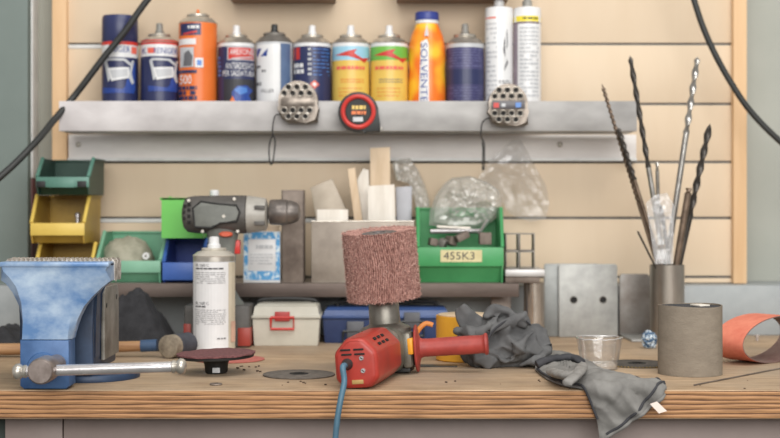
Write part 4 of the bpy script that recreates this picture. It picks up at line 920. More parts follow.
# --- sanding disc on its backing pad, and the disc under it
Db = 1.825; cxb = X(216.5,Db); tl = Matrix.Rotation(math.radians(-1.5),3,'Y') @ Matrix.Rotation(math.radians(0.5),3,'X')
t = thing('backing_pad','black backing pad with maroon sanding disc on the bench near the vise handle','sanding pad',(cxb,Db,0.0003))
mb = MB(); mb.lathe([(0.013,0),(0.0145,0.002),(0.0155,0.012),(0.0175,0.0165),(0.024,0.0185),(0.049,0.0205),(0.0495,0.022),(0.0495,0.0235),(0.0001,0.024)],(0,0,0),seg=48); mb.xform(Matrix.Translation((cxb,Db,0.0006))@tl.to_4x4()); part('pad', mb, M_black, t)
mb = MB(); vs = mb.lathe([(0.0001,0.0242),(0.049,0.0242),(0.0512,0.0245),(0.0512,0.0262),(0.047,0.0272),(0.03,0.0264),(0.0001,0.0264)],(0,0,0),seg=72)
for v in mb.bm.verts:
    if v.co.xy.length > 0.046: v.co.z += 0.0012*mnoise.noise(v.co*90); v.co.xy = v.co.xy*(1+0.008*mnoise.noise(v.co*60))
mb.xform(Matrix.Translation((cxb,Db,0.0006))@tl.to_4x4()); part('sanding_disc', mb, mat('maroon_abrasive',(128,82,82),(92,56,58),scale=260,rough=0.9,bump=0.5,bscale=900), t, 'maroon abrasive disc')
mb = MB(); mb.bx(X(212.5,1.81),X(220,1.81),1.8085,1.8105,0.0025,0.009,0.0003); part('sticker', mb, M_pgrey, t)
def flat_disc(name,label,c,r,th,m,hole=0.01,z0=0.0003,hm=None,ring_=None):
    t = thing(name,label,'disc',(c.x,c.y,z0)); mb = MB()
    prof = [(hole,z0),(r*0.99,z0),(r,z0+th*0.3),(r,z0+th*0.8),(r*0.985,z0+th),(hole,z0+th)]
    rings = [[Vector((c.x+a*math.cos(2*PI*k/64),c.y+a*math.sin(2*PI*k/64),z)) for k in range(64)] for a,z in prof]; mb.loft(rings, closed=True); part('disc_body', mb, m, t)
    if hm:
        mb = MB(); prof = [(hole*0.72,z0),(hole*1.3,z0+th),(hole*1.25,z0+th+0.0006),(hole*0.72,z0+th+0.0006)]
        mb.loft([[Vector((c.x+a*math.cos(2*PI*k/40),c.y+a*math.sin(2*PI*k/40),z)) for k in range(40)] for a,z in prof], closed=True); part('arbor_ring', mb, hm, t)
    if ring_:
        mb = MB()
        for k in range(60): mb.box((c.x+r*math.cos(2*PI*k/60),c.y+r*math.sin(2*PI*k/60),z0+th*0.6),(0.0018,0.0018,th*0.7),0,Matrix.Rotation(2*PI*k/60,3,'Z'))
        part('grit_rim', mb, ring_, t)
    return t
flat_disc('sanding_disc','salmon red fibre disc lying flat behind the backing pad',Vector((X(229,1.985),1.985,0)),0.0505,0.0014,mat('salmon_abrasive',(190,110,98),(168,92,82),scale=200,rough=0.85))
cd = on_bench(299,375.2)
flat_disc('cutting_disc','dark grey cutting disc lying flat left of the angle grinder',cd,0.0465,0.0018,mat('disc_grit',(112,104,96),(84,78,72),scale=120,rough=0.85,bump=0.3),0.0095,hm=M_hole)
flat_disc('cutting_disc','dark cutting disc with yellow rim between cup and grey sleeve',Vector((X(637,1.925),1.925,0)),0.046,0.0018,mat('disc_dark',(86,80,74),(64,60,56),scale=120,rough=0.85,bump=0.3),0.0095,hm=M_hole,ring_=mat('ochre_grit',(168,140,72),(110,90,50),scale=200,rough=0.8))
c = on_bench(216,385); mb = MB(); mb.lathe([(0.003,0.0003),(0.0075,0.0003),(0.0078,0.001),(0.0072,0.0022),(0.003,0.0022)],(c.x,c.y,0),seg=24,caps=(False,False)); solo('washer',mb,M_rusty,'small tarnished washer near the front edge below the backing pad','washer',(c.x,c.y,0.0003))
mb = MB(); rr = random.Random(4)
for k in range(26):
    c = on_bench(rr.uniform(236,262),rr.uniform(366,373)) if k < 9 else on_bench(rr.uniform(440,780),rr.uniform(380,389.5)) if k > 14 else on_bench(rr.uniform(280,330),rr.uniform(380,389))
    s = rr.uniform(0.0006,0.0018)*(1.4 if k < 9 else 1); mb.box((c.x,c.y,s*0.4+0.0002),(s*1.6,s,s*0.8),0,Matrix.Rotation(rr.uniform(0,3),3,'Z'))
solo('debris',mb,mat('crumb',(96,78,62),(60,48,40),rough=0.9),'small dark crumbs scattered on the bench top','crumbs',(0,1.75,0.0002),kind='stuff')

# --- angle grinder with flap wheel
gx = X(386.8,1.835)
gr = thing('angle_grinder','red angle grinder with upright maroon flap wheel and side handle on the bench','angle grinder',(gx,1.835,0.0318),rot=(math.radians(0.2),math.radians(-4.2),math.radians(-12.0)))
M_gred = mat('grinder_red',(176,56,44),(150,52,44),scale=26,rough=0.38,rvar=0.08,contrast=(0.3,0.65)); M_ggrey = mat('grinder_casting',(126,122,112),(100,96,88),scale=40,rough=0.42,metal=0.45); M_ghand = mat('handle_red',(168,66,58),(146,54,48),scale=50,rough=0.5)
def octo(y,w,h,ch,dz=0.0,top=None):
    tw = top or w
    return [Vector((x,y,z+dz)) for x,z in ((-w+ch,-h),(w-ch,-h),(w,-h+ch),(w,h-ch*1.6),(tw-ch*1.5,h),(-tw+ch*1.5,h),(-w,h-ch*1.6),(-w,-h+ch))]
mb = MB(); mb.loft([octo(-0.176,0.0225,0.0265,0.010),octo(-0.1735,0.0255,0.0292,0.0105),octo(-0.168,0.0268,0.0302,0.0105),octo(-0.10,0.0276,0.0305,0.011,0.0006),octo(-0.052,0.0285,0.0305,0.012,0.001),octo(-0.046,0.0285,0.0300,0.012,0.001)])
bmesh.ops.bevel(mb.bm, geom=[e for e in mb.bm.edges], offset=0.0034, segments=3, profile=0.5, affect='EDGES')
part('motor_housing', mb, M_gred, gr, world=False, angle=30)
mb = MB()
for i in range(2):
    for j in range(2): mb.box((-0.0115+0.016*i+ (0.001 if j else 0),-0.1746,0.0165-0.0055*j),(0.0125,0.006,0.0022),0.0006)
part('rear_vent', mb, M_hole, gr, world=False)
mb = MB()
Rs = Matrix.Rotation(math.radians(47),3,'Y')
for i in range(3):
    for j in range(2): mb.box((0.0198+(0.0042 if j else -0.0042)*0.68,-0.140+0.021*i,0.0224-(0.0042 if j else -0.0042)*0.73),(0.0038,0.0105,0.0016),0.0004,Rs)
part('side_vent', mb, M_hole, gr, world=False)
for sx,sz in ((0.0075,0.006),(0.0085,-0.009)):
    mb = MB(); mb.lathe([(0.0001,-0.0016),(0.0026,-0.0016),(0.0032,0),(0.0032,0.004)],(sx,-0.176,sz),'Y',16); mb.box((sx,-0.1778,sz),(0.0038,0.0008,0.0009),0,Matrix.Rotation(0.6,3,'Y'),1); part('screw', mb, [M_chrome,M_hole], gr, world=False)
mb = MB(); mb.bx(-0.006,0.008,-0.1772,-0.174,-0.0245,-0.0195,0.0004); part('rating_plate', mb, mat('brass_plate',(176,142,86),(140,110,64),rough=0.5), gr, world=False)
mb = MB(); mb.lathe([(0.0001,-0.1885),(0.0042,-0.1885),(0.0052,-0.185),(0.0058,-0.178),(0.0075,-0.1755),(0.0075,-0.173)],(-0.0105,0,-0.0005),'Y',18); part('cord_grommet', mb, M_dark, gr, world=False)
# gear head casting
mb = MB(); mb.loft([ring((0,y,dz),a,b,(1,0,0),(0,0,1),n,32) for y,a,b,n,dz in ((-0.047,0.0275,0.0288,3.6,0),(-0.040,0.0285,0.0298,3.2,0),(-0.02,0.0300,0.0305,3.0,0),(0.005,0.0308,0.0300,2.8,0),(0.025,0.027,0.0270,2.6,0),(0.036,0.018,0.020,2.4,0),(0.039,0.008,0.010,2.2,0))]); part('gear_housing', mb, M_ggrey, gr, world=False)
mb = MB(); mb.lathe([(0.033,0.018),(0.033,0.026),(0.030,0.0285),(0.0235,0.031),(0.0205,0.033),(0.0200,0.057),(0.0190,0.0595),(0.017,0.060),(0.017,0.0635),(0.012,0.064),(0.012,0.069)],(0,0,0),seg=40); part('spindle_neck', mb, mat('neck_steel',(150,146,138),(122,118,110),scale=40,rough=0.38,metal=0.7), gr, world=False)
mb = MB(); mb.box((0.0315,-0.012,-0.002),(0.012,0.030,0.046),0.004); mb.box((0.034,0.004,0.003),(0.013,0.020,0.030),0.004); part('handle_boss', mb, M_ggrey, gr, world=False)
mb = MB(); mb.box((0.0365,-0.0215,0.003),(0.0065,0.0125,0.021),0.0012); part('lock_button', mb, mat('amber_button',(232,160,44),(220,146,36),rough=0.4), gr, world=False)
mb = MB(); mb.box((0.019,0.0,-0.0282),(0.026,0.03,0.006),0.001); part('foot_rib', mb, M_dark, gr, world=False)
# side handle
mb = MB(); mb.lathe([(0.0045,0.037),(0.0045,0.046)],(0,0.004,-0.0015),'X',14); part('handle_stud', mb, M_steel, gr, world=False)
mb = MB(); mb.lathe([(0.0001,0.0445),(0.016,0.0450),(0.027,0.0440),(0.0300,0.0435),(0.0312,0.0450),(0.0300,0.0465),(0.020,0.0480),(0.0135,0.0500),(0.0120,0.0540),(0.0118,0.0620),(0.0122,0.09),(0.0122,0.115),(0.0118,0.130),(0.0125,0.133),(0.0142,0.1345),(0.0142,0.1372),(0.0120,0.1385),(0.0001,0.1388)],(0,0.004,-0.0005),'X',40)
R_ = Matrix.Translation((0.026,0.004,-0.0022))@Matrix.Rotation(math.radians(6),4,'Z')@Matrix.Translation((-0.032,-0.004,0)); mb.xform(R_); part('side_handle', mb, M_ghand, gr, 'red side handle with round guard', world=False)
# flap wheel
def wheel():
    mb = MB(); R0 = 0.0470; z0, z1 = 0.0675, 0.1545; NF = 96; nz_ = 26
    rr = random.Random(3); SEG = NF*3
    def rad(k,z):
        a = 2*PI*k/SEG; ph = k % 3; fl = k//3
        base = R0*(1+0.010*mnoise.noise(Vector((fl*0.37,z*40,1.0)))+0.006*mnoise.noise(Vector((math.cos(a)*70,math.sin(a)*70,z*220))))
        return base-(0.0016 if ph == 0 else 0.0)-0.0008*abs(mnoise.noise(Vector((a*60,z*500,0))))
    rings = []
    for j in range(nz_*3+1):
        z = z0+(z1-z0)*j/(nz_*3); rings.append([Vector((rad(k,z)*math.cos(2*PI*k/SEG+0.05*math.sin(z*70)),rad(k,z)*math.sin(2*PI*k/SEG+0.05*math.sin(z*70)),z+(0.0016*mnoise.noise(Vector((k*0.5,2,j))) if j in (0,nz_*3) else 0))) for k in range(SEG)])
    # bottom and top annulus
    for rr_,zz in ((0.020,z0+0.002),): rings.insert(0,[Vector((rr_*math.cos(2*PI*k/SEG),rr_*math.sin(2*PI*k/SEG),zz)) for k in range(SEG)])
    for rr_,zz in ((0.040,z1-0.0005),(0.0235,z1-0.002),(0.0225,z1-0.004)): rings.append([Vector((rr_*math.cos(2*PI*k/SEG),rr_*math.sin(2*PI*k/SEG),zz+(0.0006*mnoise.noise(Vector((k*0.9,rr_*300,0)))))) for k in range(SEG)])
    mb.loft(rings, caps=(True,True))
    # loose fibres standing out from the web
    for k in range(17000):
        a = rr.uniform(0,2*PI); z = rr.uniform(z0,z1); rim = rr.random()
        if rim < 0.08: z = z1 if rr.random() < 0.6 else z0
        r0 = R0*rr.uniform(0.965,1.0); ln = rr.uniform(0.0014,0.0046)
        p = Vector((r0*math.cos(a),r0*math.sin(a),z)); d = Vector((math.cos(a)+rr.uniform(-.9,.9),math.sin(a)+rr.uniform(-.9,.9),rr.uniform(-.9,.9)+(0.8 if z == z1 else -0.8 if z == z0 else 0))).normalized()
        s = d.cross(Vector((rr.uniform(-1,1),rr.uniform(-1,1),rr.uniform(-1,1)))).normalized()*0.00042
        v = [mb.bm.verts.new(p-s),mb.bm.verts.new(p+s),mb.bm.verts.new(p+d*ln)]; fc = mb.bm.faces.new(v); fc.material_index = 1 if rr.random() < 0.45 else 0
    return mb
mbw = wheel()
M_wheel = mat('maroon_fibre',(206,162,150),(118,80,74),scale=330,rough=0.95,bump=0.8,bscale=900,stretch=(1,1,0.6),contrast=(0.30,0.66),spec=0.15)
wo = part('flap_wheel', mbw, [M_wheel,mat('pale_fibre',(218,184,172),(170,130,120),scale=60,rough=0.95,spec=0.1)], gr, 'maroon fibre flap wheel standing on the spindle', world=False, smooth=False); wo.location = (0.0022,0,0); wo.rotation_euler = (math.radians(5.8),math.radians(0.6),0)
mb = MB(); mb.lathe([(0.0225,0.1500),(0.0225,0.1528),(0.0085,0.1532),(0.0080,0.1500),(0.0001,0.1495)],(0,0,0),seg=40); part('hub', mb, mat('hub_grey',(120,116,116),(96,92,92),rough=0.5,metal=0.4), wo, world=False)
# cord
Mg = chain(gr); s0 = Mg @ Vector((-0.0105,-0.187,-0.0005)); s1 = Mg @ Vector((-0.0112,-0.20,-0.003))
mb = MB(); mb.tube(smooth_path([s0,s0.lerp(s1,0.7),W(344.2,382,1.643),W(341,398,1.633),W(337.5,418,1.630),W(335.3,440,1.630),W(333.5,470,1.632),W(334,520,1.65)],8),0.0036,12); part('power_cord', mb, mat('blue_cord',(76,112,132),(62,94,112),rough=0.45), gr)

# --- yellow tub behind the handle
t = thing('yellow_tub','yellow round tub behind the side handle and grey glove','tub',(X(466,1.985),1.985,0.0003)); rt_ = 0.0425; zt_ = Z(316,1.97)
mb = MB(); mb.lathe([(rt_*0.97,0.0003),(rt_,0.0015),(rt_,zt_),(rt_-0.002,zt_),(rt_-0.002,0.003),(0.0001,0.003)],(X(466,1.985),1.985,0),seg=48); part('tub_wall', mb, mat('amber_yellow',(236,176,58),(226,160,44),scale=8,rough=0.45), t)
mb = MB(); mb.lathe([(rt_-0.0025,zt_-0.004),(rt_-0.0025,zt_+0.0012),(rt_-0.004,zt_+0.002),(0.0001,zt_+0.002)],(X(466,1.985),1.985,0),seg=48); part('lid', mb, M_wood, t)
mb = MB(); mb.tube(smooth_path([on_bench(414,352,0.004),W(416,336,1.96),W(420,328,1.96),W(426,323.5,1.963),W(433,325,1.963)],6),0.0034,10,flat=0.5); solo('orange_strap',mb,mat('orange_strap',(226,140,60),(206,120,46),rough=0.5),'orange strap curling up beside the yellow tub','strap',on_bench(414,352))
c0,c1 = on_bench(386,367.5),on_bench(458,368.5); mb = MB(); mb.bx(c0.x,c1.x,1.893,1.912,0.0003,0.0018,0.0004); solo('metal_ruler',mb,mat('ruler_dark',(84,82,80),(66,64,62),rough=0.4,metal=0.5),'thin dark steel strip lying flat under the side handle','steel strip',(0.04,1.894,0.0003))

# --- work gloves
M_glove = mat('grey_fabric',(108,108,108),(84,84,85),scale=30,rough=0.92,bump=0.35,bscale=900,contrast=(0.3,0.7),spec=0.15); M_glove2 = mat('pale_grey_fabric',(140,138,134),(112,110,107),scale=26,rough=0.92,bump=0.35,bscale=900,contrast=(0.3,0.7),spec=0.15); M_gloved = mat('dark_fabric',(74,74,77),(60,60,63),scale=40,rough=0.92,bump=0.3,bscale=800,spec=0.15); M_glovel = mat('light_glove_palm',(152,149,145),(128,125,121),scale=40,rough=0.9,bump=0.3,bscale=800,spec=0.15)
def remeshed(mb, voxel, smooth_it=6, amp=0.0, sc=40, seed=0, zmin=0.0004):
    me = mb.mesh('tmp', []); o = bpy.data.objects.new('tmp', me); C.objects.link(o)
    m = o.modifiers.new('r','REMESH'); m.mode = 'VOXEL'; m.voxel_size = voxel
    if smooth_it: s = o.modifiers.new('s','SMOOTH'); s.iterations = smooth_it; s.factor = 0.5
    bpy.context.view_layer.update(); dg = bpy.context.evaluated_depsgraph_get(); m2 = bpy.data.meshes.new_from_object(o.evaluated_get(dg)); bpy.data.objects.remove(o)
    nb = MB(); nb.bm.from_mesh(m2); bpy.data.meshes.remove(m2); nb.bm.normal_update(); off = Vector((seed*2.1,seed*0.7,seed*1.3))
    ds = [(v, v.normal.copy()) for v in nb.bm.verts]
    for v,n in ds:
        q = v.co+off; q2 = q+Vector((mnoise.noise(q*30),mnoise.noise(q*30+Vector((9,0,0))),mnoise.noise(q*30+Vector((0,9,0)))))*0.012
        v.co += n*amp*(ridged(q2,sc,2)-0.35)
        if v.co.z < zmin: v.co.z = zmin
    return nb
DG = 1.905
t = thing('work_glove','crumpled grey fabric work glove heaped behind the side handle','glove',(X(502,DG),DG,0.0003))
mb = MB()
def ell(c,r,rz=0,ry=0):
    vs = mb.sphere((0,0,0),1.0,u=24,v=16); M_ = Matrix.Translation(c)@Matrix.Rotation(rz,4,'Z')@Matrix.Rotation(ry,4,'Y')@Matrix.Diagonal((r[0],r[1],r[2],1))
    for v in vs: v.co = M_@v.co
ell(W(506,346,DG),(0.050,0.030,0.026),0,0.05); ell(W(500,333,DG),(0.038,0.024,0.022),0,-0.25); ell(W(526,342,DG),(0.026,0.026,0.024),0,0.5); ell(W(486,356,DG-0.005),(0.03,0.026,0.018)); ell(W(474,345,DG),(0.02,0.018,0.016),0,0.2); ell(W(537,352,DG),(0.014,0.018,0.018))
def fw(*pp): return [W(a,b,d+0.043) for a,b,d in pp]
for pts,r_ in ((fw((455,331,1.838),(468,333,1.828),(482,330,1.826),(492,322,1.835),(499,315,1.842)),0.0062),
               (fw((483,347,1.832),(496,354,1.829),(509,361,1.829),(517,350,1.826),(526,338,1.828),(535,331,1.836)),0.0052),
               (fw((519,366,1.834),(532,362,1.834),(542,357,1.84),(548,348,1.85)),0.0056),
               (fw((485,318,1.845),(497,311,1.848),(512,316,1.846),(526,326,1.842)),0.0060),
               (fw((484,352,1.830),(488,340,1.826),(494,330,1.830),(505,322,1.838),(520,318,1.843),(531,325,1.839)),0.0046)):
    q = smooth_path(pts,6); mb.tube(q,[r_*(0.4+0.6*math.sin(PI*(i+0.5)/len(q))) for i in range(len(q))],12,flat=0.75)
g1 = remeshed(mb,0.0018,4,0.0150,22,1); part('palm', g1, M_glove, t, angle=60)
# turned back cuff standing up on the left
mb = MB(); cp = [W(478,330,DG),W(470,324,DG-0.004),W(463,315,DG-0.006),W(459,307,DG-0.006)]
rs = []
for i,(c,a,b) in enumerate(zip(smooth_path(cp,4),[0.014,0.015,0.0155,0.0155,0.0152,0.0148,0.014,0.0132,0.0122,0.011,0.0098,0.0086,0.0074],[0.012]*13)):
    k = i/12; ux = Vector((0.78,0,0.55)).normalized(); rs.append([c+ux*(a*math.cos(2*PI*j/28)*(1+0.12*math.sin(3*2*PI*j/28+k*4)))+Vector((0.2,0.97,0))*(0.010*math.sin(2*PI*j/28)*(1+0.25*math.sin(2*2*PI*j/28+k*3))) for j in range(28)])
inn = [[c_.lerp(sum(r,Vector())/28,0.13) for c_ in r] for r in reversed(rs[3:])]
mb.loft(rs+inn,caps=(True,True))
for v in mb.bm.verts: v.co += Vector((0.5,-0.7,0.3))*0.0042*ridged(v.co,48,3)
part('cuff', mb, M_glove, t, angle=60)
# fold bands and seams over the heap
def fold(pts,r,name,m,flat=0.6):
    mb = MB(); q = smooth_path(pts,7); n = len(q); mb.tube(q,[r*(0.35+0.65*math.sin(PI*min(1,max(0,(i+0.6)/(n+0.2))))**0.6) for i in range(n)],10,flat=flat); part(name, mb, m, t, angle=60)
def fw(*pp): return [W(a,b,d+0.043) for a,b,d in pp]
fold(fw((484,352,1.824),(488,340,1.820),(494,330,1.824),(505,322,1.832),(520,318,1.838),(531,325,1.834)),0.0020,'seam',M_gloved)

# second glove draped over the front edge
t2 = thing('work_glove','flat grey fabric work glove hanging over the front edge of the bench','glove',(X(590,1.72),1.72,0.0003))
EDGE = 1.66; ARC = 0.012
def flat_uv(px,py):
    """photo point -> (x, q): q>0 distance on the bench from its front edge, q<0 drop below it"""
    if py <= 390: D_ = H*F/(py-HY); return (X(px,D_), D_-EDGE)
    return (X(px,1.652), Z(py,1.652)-ARC)
rows = [((535,371),(541,357)),((546,380),(563,355)),((562,387),(588,364)),((578,389.9),(606,375)),((588,397),(624,379)),((593,409),(643,382)),((598,423),(658,383)),((600,437),(666,388)),((602,441),(665,396))]
mids = [(539,364),(556,367),(577,377),(594,384),(609,388.5),(622,395),(634,403),(640,409),(641,414)]
RL = [(Vector((*flat_uv(*a),0)),Vector((*flat_uv(*m),0)),Vector((*flat_uv(*b),0))) for (a,b),m in zip(rows,mids)]
def cat(P,f):
    n = len(P)-1; i = min(int(f*n),n-1); t_ = f*n-i; p0,p1,p2,p3 = P[max(i-1,0)],P[i],P[i+1],P[min(i+2,n)]
    return 0.5*((2*p1)+(-p0+p2)*t_+(2*p0-5*p1+4*p2-p3)*t_*t_+(-p0+3*p1-3*p2+p3)*t_**3)
LL,MM,RR = [r[0] for r in RL],[r[1] for r in RL],[r[2] for r in RL]
def wrap_pt(x,q,off):
    if q >= 0: return Vector((x,EDGE+q,off))
    if q > -ARC:
        a = (q/-ARC)*PI/2; return Vector((x,EDGE-off*math.sin(a),off*math.cos(a)))
    return Vector((x,EDGE-off,q+ARC))
def cloth(side):
    def fn(s,v):
        a,m,b = cat(LL,s),cat(MM,s),cat(RR,s); p = a*(1-v)*(1-2*v)+m*4*v*(1-v)+b*v*(2*v-1)
        edge = math.sin(PI*v)**0.5 if 0 < v < 1 else 0
        ends = 1 if s > 0.15 else 0.4+0.6*s/0.15
        th = 0.0018+ (0.0085 if side else 0.0)*edge*ends*(1 if s < 0.6 else 0.75)
        wr = 0.0
        if side:
            wr = 0.0062*edge*ridged(Vector((p.x*1.0+p.y*0.8,p.y*0.5-p.x*0.4,0.5)),34,2)+0.0030*edge*math.sin((p.x*0.55+p.y*1.0)*210+2*mnoise.noise(Vector((p.x*40,p.y*40,0))))
        return wrap_pt(p.x,p.y,max(0.0012,th+wr))
    return fn
mb = MB(); mb.grid(cloth(True),84,44); mb.grid(cloth(False),84,44)
bmesh.ops.remove_doubles(mb.bm, verts=mb.bm.verts, dist=0.0007); part('glove_shell', mb, M_glove2, t2, angle=70)
# hem seam, side seam, folded fingers and wash tag
f_ = cloth(True)
def over(s,v,d=0.0016):
    p = f_(s,v); return p+(Vector((0,-d,0)) if p.z < -0.002 else Vector((0,-d*0.4,d)))
for nm,pts,r,m in (('seam',[over(0.90-0.05*math.sin(v*3),v,0.0004) for v in [k/14 for k in range(1,14)]],0.0017,M_gloved),('seam',[over(s,0.93,0.0006) for s in [0.5+0.45*k/10 for k in range(10)]],0.0015,M_gloved),('hem',[over(0.995,k/14,0.0) for k in range(0,15)],0.0022,M_glove2),('hem',[over(k/20*0.75,0.02,0.0002) for k in range(1,20)],0.0017,M_gloved)):
    mb = MB(); mb.tube(smooth_path(pts,3),r,8); part(nm, mb, m, t2, angle=60)
def finger(pts,rads,m):
    mb = MB(); q = smooth_path(pts,6); n = len(q); rr_ = [rads[0]+(rads[1]-rads[0])*i/(n-1) for i in range(n)]; rr_[0] *= 0.6; rr_[-1] *= 0.55; rr_[-2] *= 0.85; mb.tube(q,rr_,16,flat=0.6)
    for v in mb.bm.verts: v.co += Vector((0,0,0.0030))*ridged(v.co,75,3); v.co.z = max(v.co.z,0.001)
    part('glove_finger', mb, m, t2, angle=60)
finger([on_bench(536,366,0.009),on_bench(545,362,0.014),on_bench(560,359,0.017),on_bench(574,359,0.017),on_bench(582,364,0.013)],(0.0085,0.0075),M_gloved)
finger([on_bench(552,373,0.011),on_bench(561,376,0.015),on_bench(571,377,0.016),on_bench(578,374,0.015)],(0.0085,0.008),M_glovel)
finger([on_bench(566,385,0.012),on_bench(574,379,0.017),on_bench(580,372,0.019),on_bench(582,366,0.017)],(0.0068,0.0078),M_glovel)
mb = MB(); q = [W(650,404,1.640),W(657,401.5,1.640),W(667,411,1.636),W(659,413.5,1.636)]
fa = [mb.bm.verts.new(p) for p in q]; fb = [mb.bm.verts.new(p+Vector((0,0.0008,0))) for p in q]; mb.bm.faces.new(fa); mb.bm.faces.new(fb[::-1])
for k in range(4): mb.bm.faces.new((fa[k],fb[k],fb[(k+1)%4],fa[(k+1)%4]))
part('wash_tag', mb, mat('tag_white',(222,208,198),(210,194,184),rough=0.7), t2, 'small white wash tag')

# --- clear plastic cup
cc = on_bench(599.5,371); cyc = cc.y+0.022
t = thing('plastic_cup','clear plastic cup with broken rim behind the hanging glove','cup',(X(599.5,cyc),cyc,0.0003)); cxx = X(599.5,cyc); ztp = Z(338,cyc)
mb = MB(); SEG = 64
def cr(k,f):
    a = 2*PI*k/SEG; return (0.0240+0.0060*f)*(1+0.03*f*math.sin(2*a+1)+0.02*f*mnoise.noise(Vector((math.cos(a)*2,math.sin(a)*2,f))))
rs = []
for f in [0,0.02,0.1,0.2,0.4,0.6,0.8,0.93,1.0]:
    rs.append([Vector((cxx+cr(k,f)*math.cos(2*PI*k/SEG),cyc+cr(k,f)*math.sin(2*PI*k/SEG),0.0003+ztp*f*(1 if f < 0.9 else 1+0.05*mnoise.noise(Vector((math.cos(2*PI*k/SEG)*4,math.sin(2*PI*k/SEG)*4,3)))))) for k in range(SEG)])
inn = [[Vector((cxx+(p.x-cxx)*0.975,cyc+(p.y-cyc)*0.975,max(p.z,0.0015))) for p in r] for r in reversed(rs)]
mb.loft(rs+inn); part('cup_wall', mb, film('cup_film',0.05,0.12,(240,236,230),0.06,30), t, angle=60)
mb = MB(); mb.tube([p+Vector((0,0,0.0003)) for p in rs[-1]],0.0009,6,closed=True); part('cup_rim', mb, film('cup_rim_film',0.35,0.3), t)
mb = MB(); mb.lathe([(0.0001,0.0018),(0.0222,0.0018),(0.0230,0.006),(0.020,0.0085),(0.0001,0.0075)],(cxx,cyc,0),seg=32)
for v in mb.bm.verts: v.co.z += 0.0022*mnoise.noise(v.co*120) if v.co.z > 0.004 else 0
part('cup_residue', mb, film('residue_film',0.5,0.2,(236,226,214)), t)

# --- grey abrasive sleeve
DSl = 1.822; rsl = 31.7*DSl/F; cxs = X(690,DSl); zsl = Z(305,DSl)
t = thing('abrasive_sleeve','grey cylindrical abrasive sleeve standing on the bench at the right','sleeve',(cxs,DSl,0.0003))
mb = MB(); rings = []
for r_,z in ((rsl,0.0003),(rsl*1.003,zsl*0.3),(rsl*0.998,zsl*0.7),(rsl,zsl),(rsl-0.0016,zsl),(rsl-0.0016,0.0003)):
    rings.append([Vector((cxs+r_*math.cos(2*PI*k/72),DSl+r_*math.sin(2*PI*k/72),z+(0.0008*math.sin(2*2*PI*k/72+0.5) if z > 0.05 else 0))) for k in range(72)])
mb.loft(rings,closed=True); part('sleeve_wall', mb, mat('grey_abrasive',(146,136,122),(122,112,100),scale=40,stretch=(1,1,2.5),rough=0.85,bump=0.35,bscale=300,contrast=(0.2,0.8),spec=0.2), t)
mb = MB(); mb.lathe([(rsl-0.0018,zsl-0.004),(rsl-0.0018,zsl-0.0012),(0.0001,zsl-0.0012)],(cxs,DSl,0),seg=48); part('inner_roll', mb, M_gloved, t)
mb = MB(); mb.box((cxs+0.012,DSl-0.004,zsl+0.0002),(0.016,0.022,0.0022),0.0006,Matrix.Rotation(0.4,3,'Z')); part('paper_end', mb, M_woodw, t)
# thin rod
a,b = on_bench(694,385,0.0012),on_bench(800,364.5,0.0012); mb = MB(); mb.tube([a,b],0.001,8); solo('welding_wire',mb,M_rusty,'thin brown wire lying on the bench beside the grey sleeve','wire',a)

# --- orange sanding belt loop
axis = Vector((-0.62,0.78,0)).normalized(); uu = Vector((0.78,0.62,0)).normalized(); wbelt = 0.052
cl = Vector((X(743,1.90),1.90,0)); A_,B_ = 0.078,0.0322; cen = cl+uu*A_+Vector((0,0,B_+0.0006))
def belt(off,k): 
    out = []
    for j in range(72):
        th = 2*PI*j/72; c_,s_ = math.cos(th),math.sin(th); rx = c_*(A_+off); rz = s_*(B_+off)
        out.append(cen+uu*(rx+0.010*s_)+Vector((0,0,rz))+axis*k)
    return out
M_belt = mat('orange_belt',(226,138,112),(204,108,86),scale=14,stretch=(3,3,3),rough=0.8,bump=0.2,bscale=400,contrast=(0.3,0.7)); M_beltin = mat('belt_backing',(140,118,110),(98,64,60),scale=12,rough=0.7)
mb = MB(); mb.loft([belt(0,0),belt(0,wbelt*0.5),belt(0,wbelt),belt(-0.0014,wbelt),belt(-0.0014,wbelt*0.5),belt(-0.0014,0)],closed=True,mis=[0,0,1,1,1,1]); solo('sanding_belt',mb,[M_belt,M_beltin],'orange sanding belt loop lying at the right edge of the bench','sanding belt',(cen.x,cen.y,0.0004))
c = on_bench(757,341); mb = MB(); mb.lathe([(0.0025,0.0003),(0.0025,0.007),(0.0045,0.0072),(0.0045,0.0105),(0.0001,0.011)],(c.x,c.y,0),seg=12); solo('screw',mb,M_chrome,'small bright screw standing behind the sanding belt','screw',(c.x,c.y,0.0003))

# ================================================================== BENCH VISE
DV = 1.662; cxv = X(44.5,DV)
M_vb = mat('vise_blue',(176,194,212),(92,128,174),scale=26,stretch=(0.8,1,1.2),rough=0.35,metal=0.1,rvar=0.1,bump=0.12,bscale=40,contrast=(0.36,0.70),detail=9); M_vbd = mat('vise_blue_dark',(46,66,94),(30,44,66),scale=22,rough=0.45,metal=0.1); M_vg = mat('vise_bare_metal',(156,152,144),(112,108,100),scale=22,rough=0.5,metal=0.5)
v_ = thing('bench_vise','blue bench vise with long steel handle at the left of the bench','vise',(cxv,1.76,0.0003))
fp = lambda a,b: (X(a,DV),Z(b,DV))
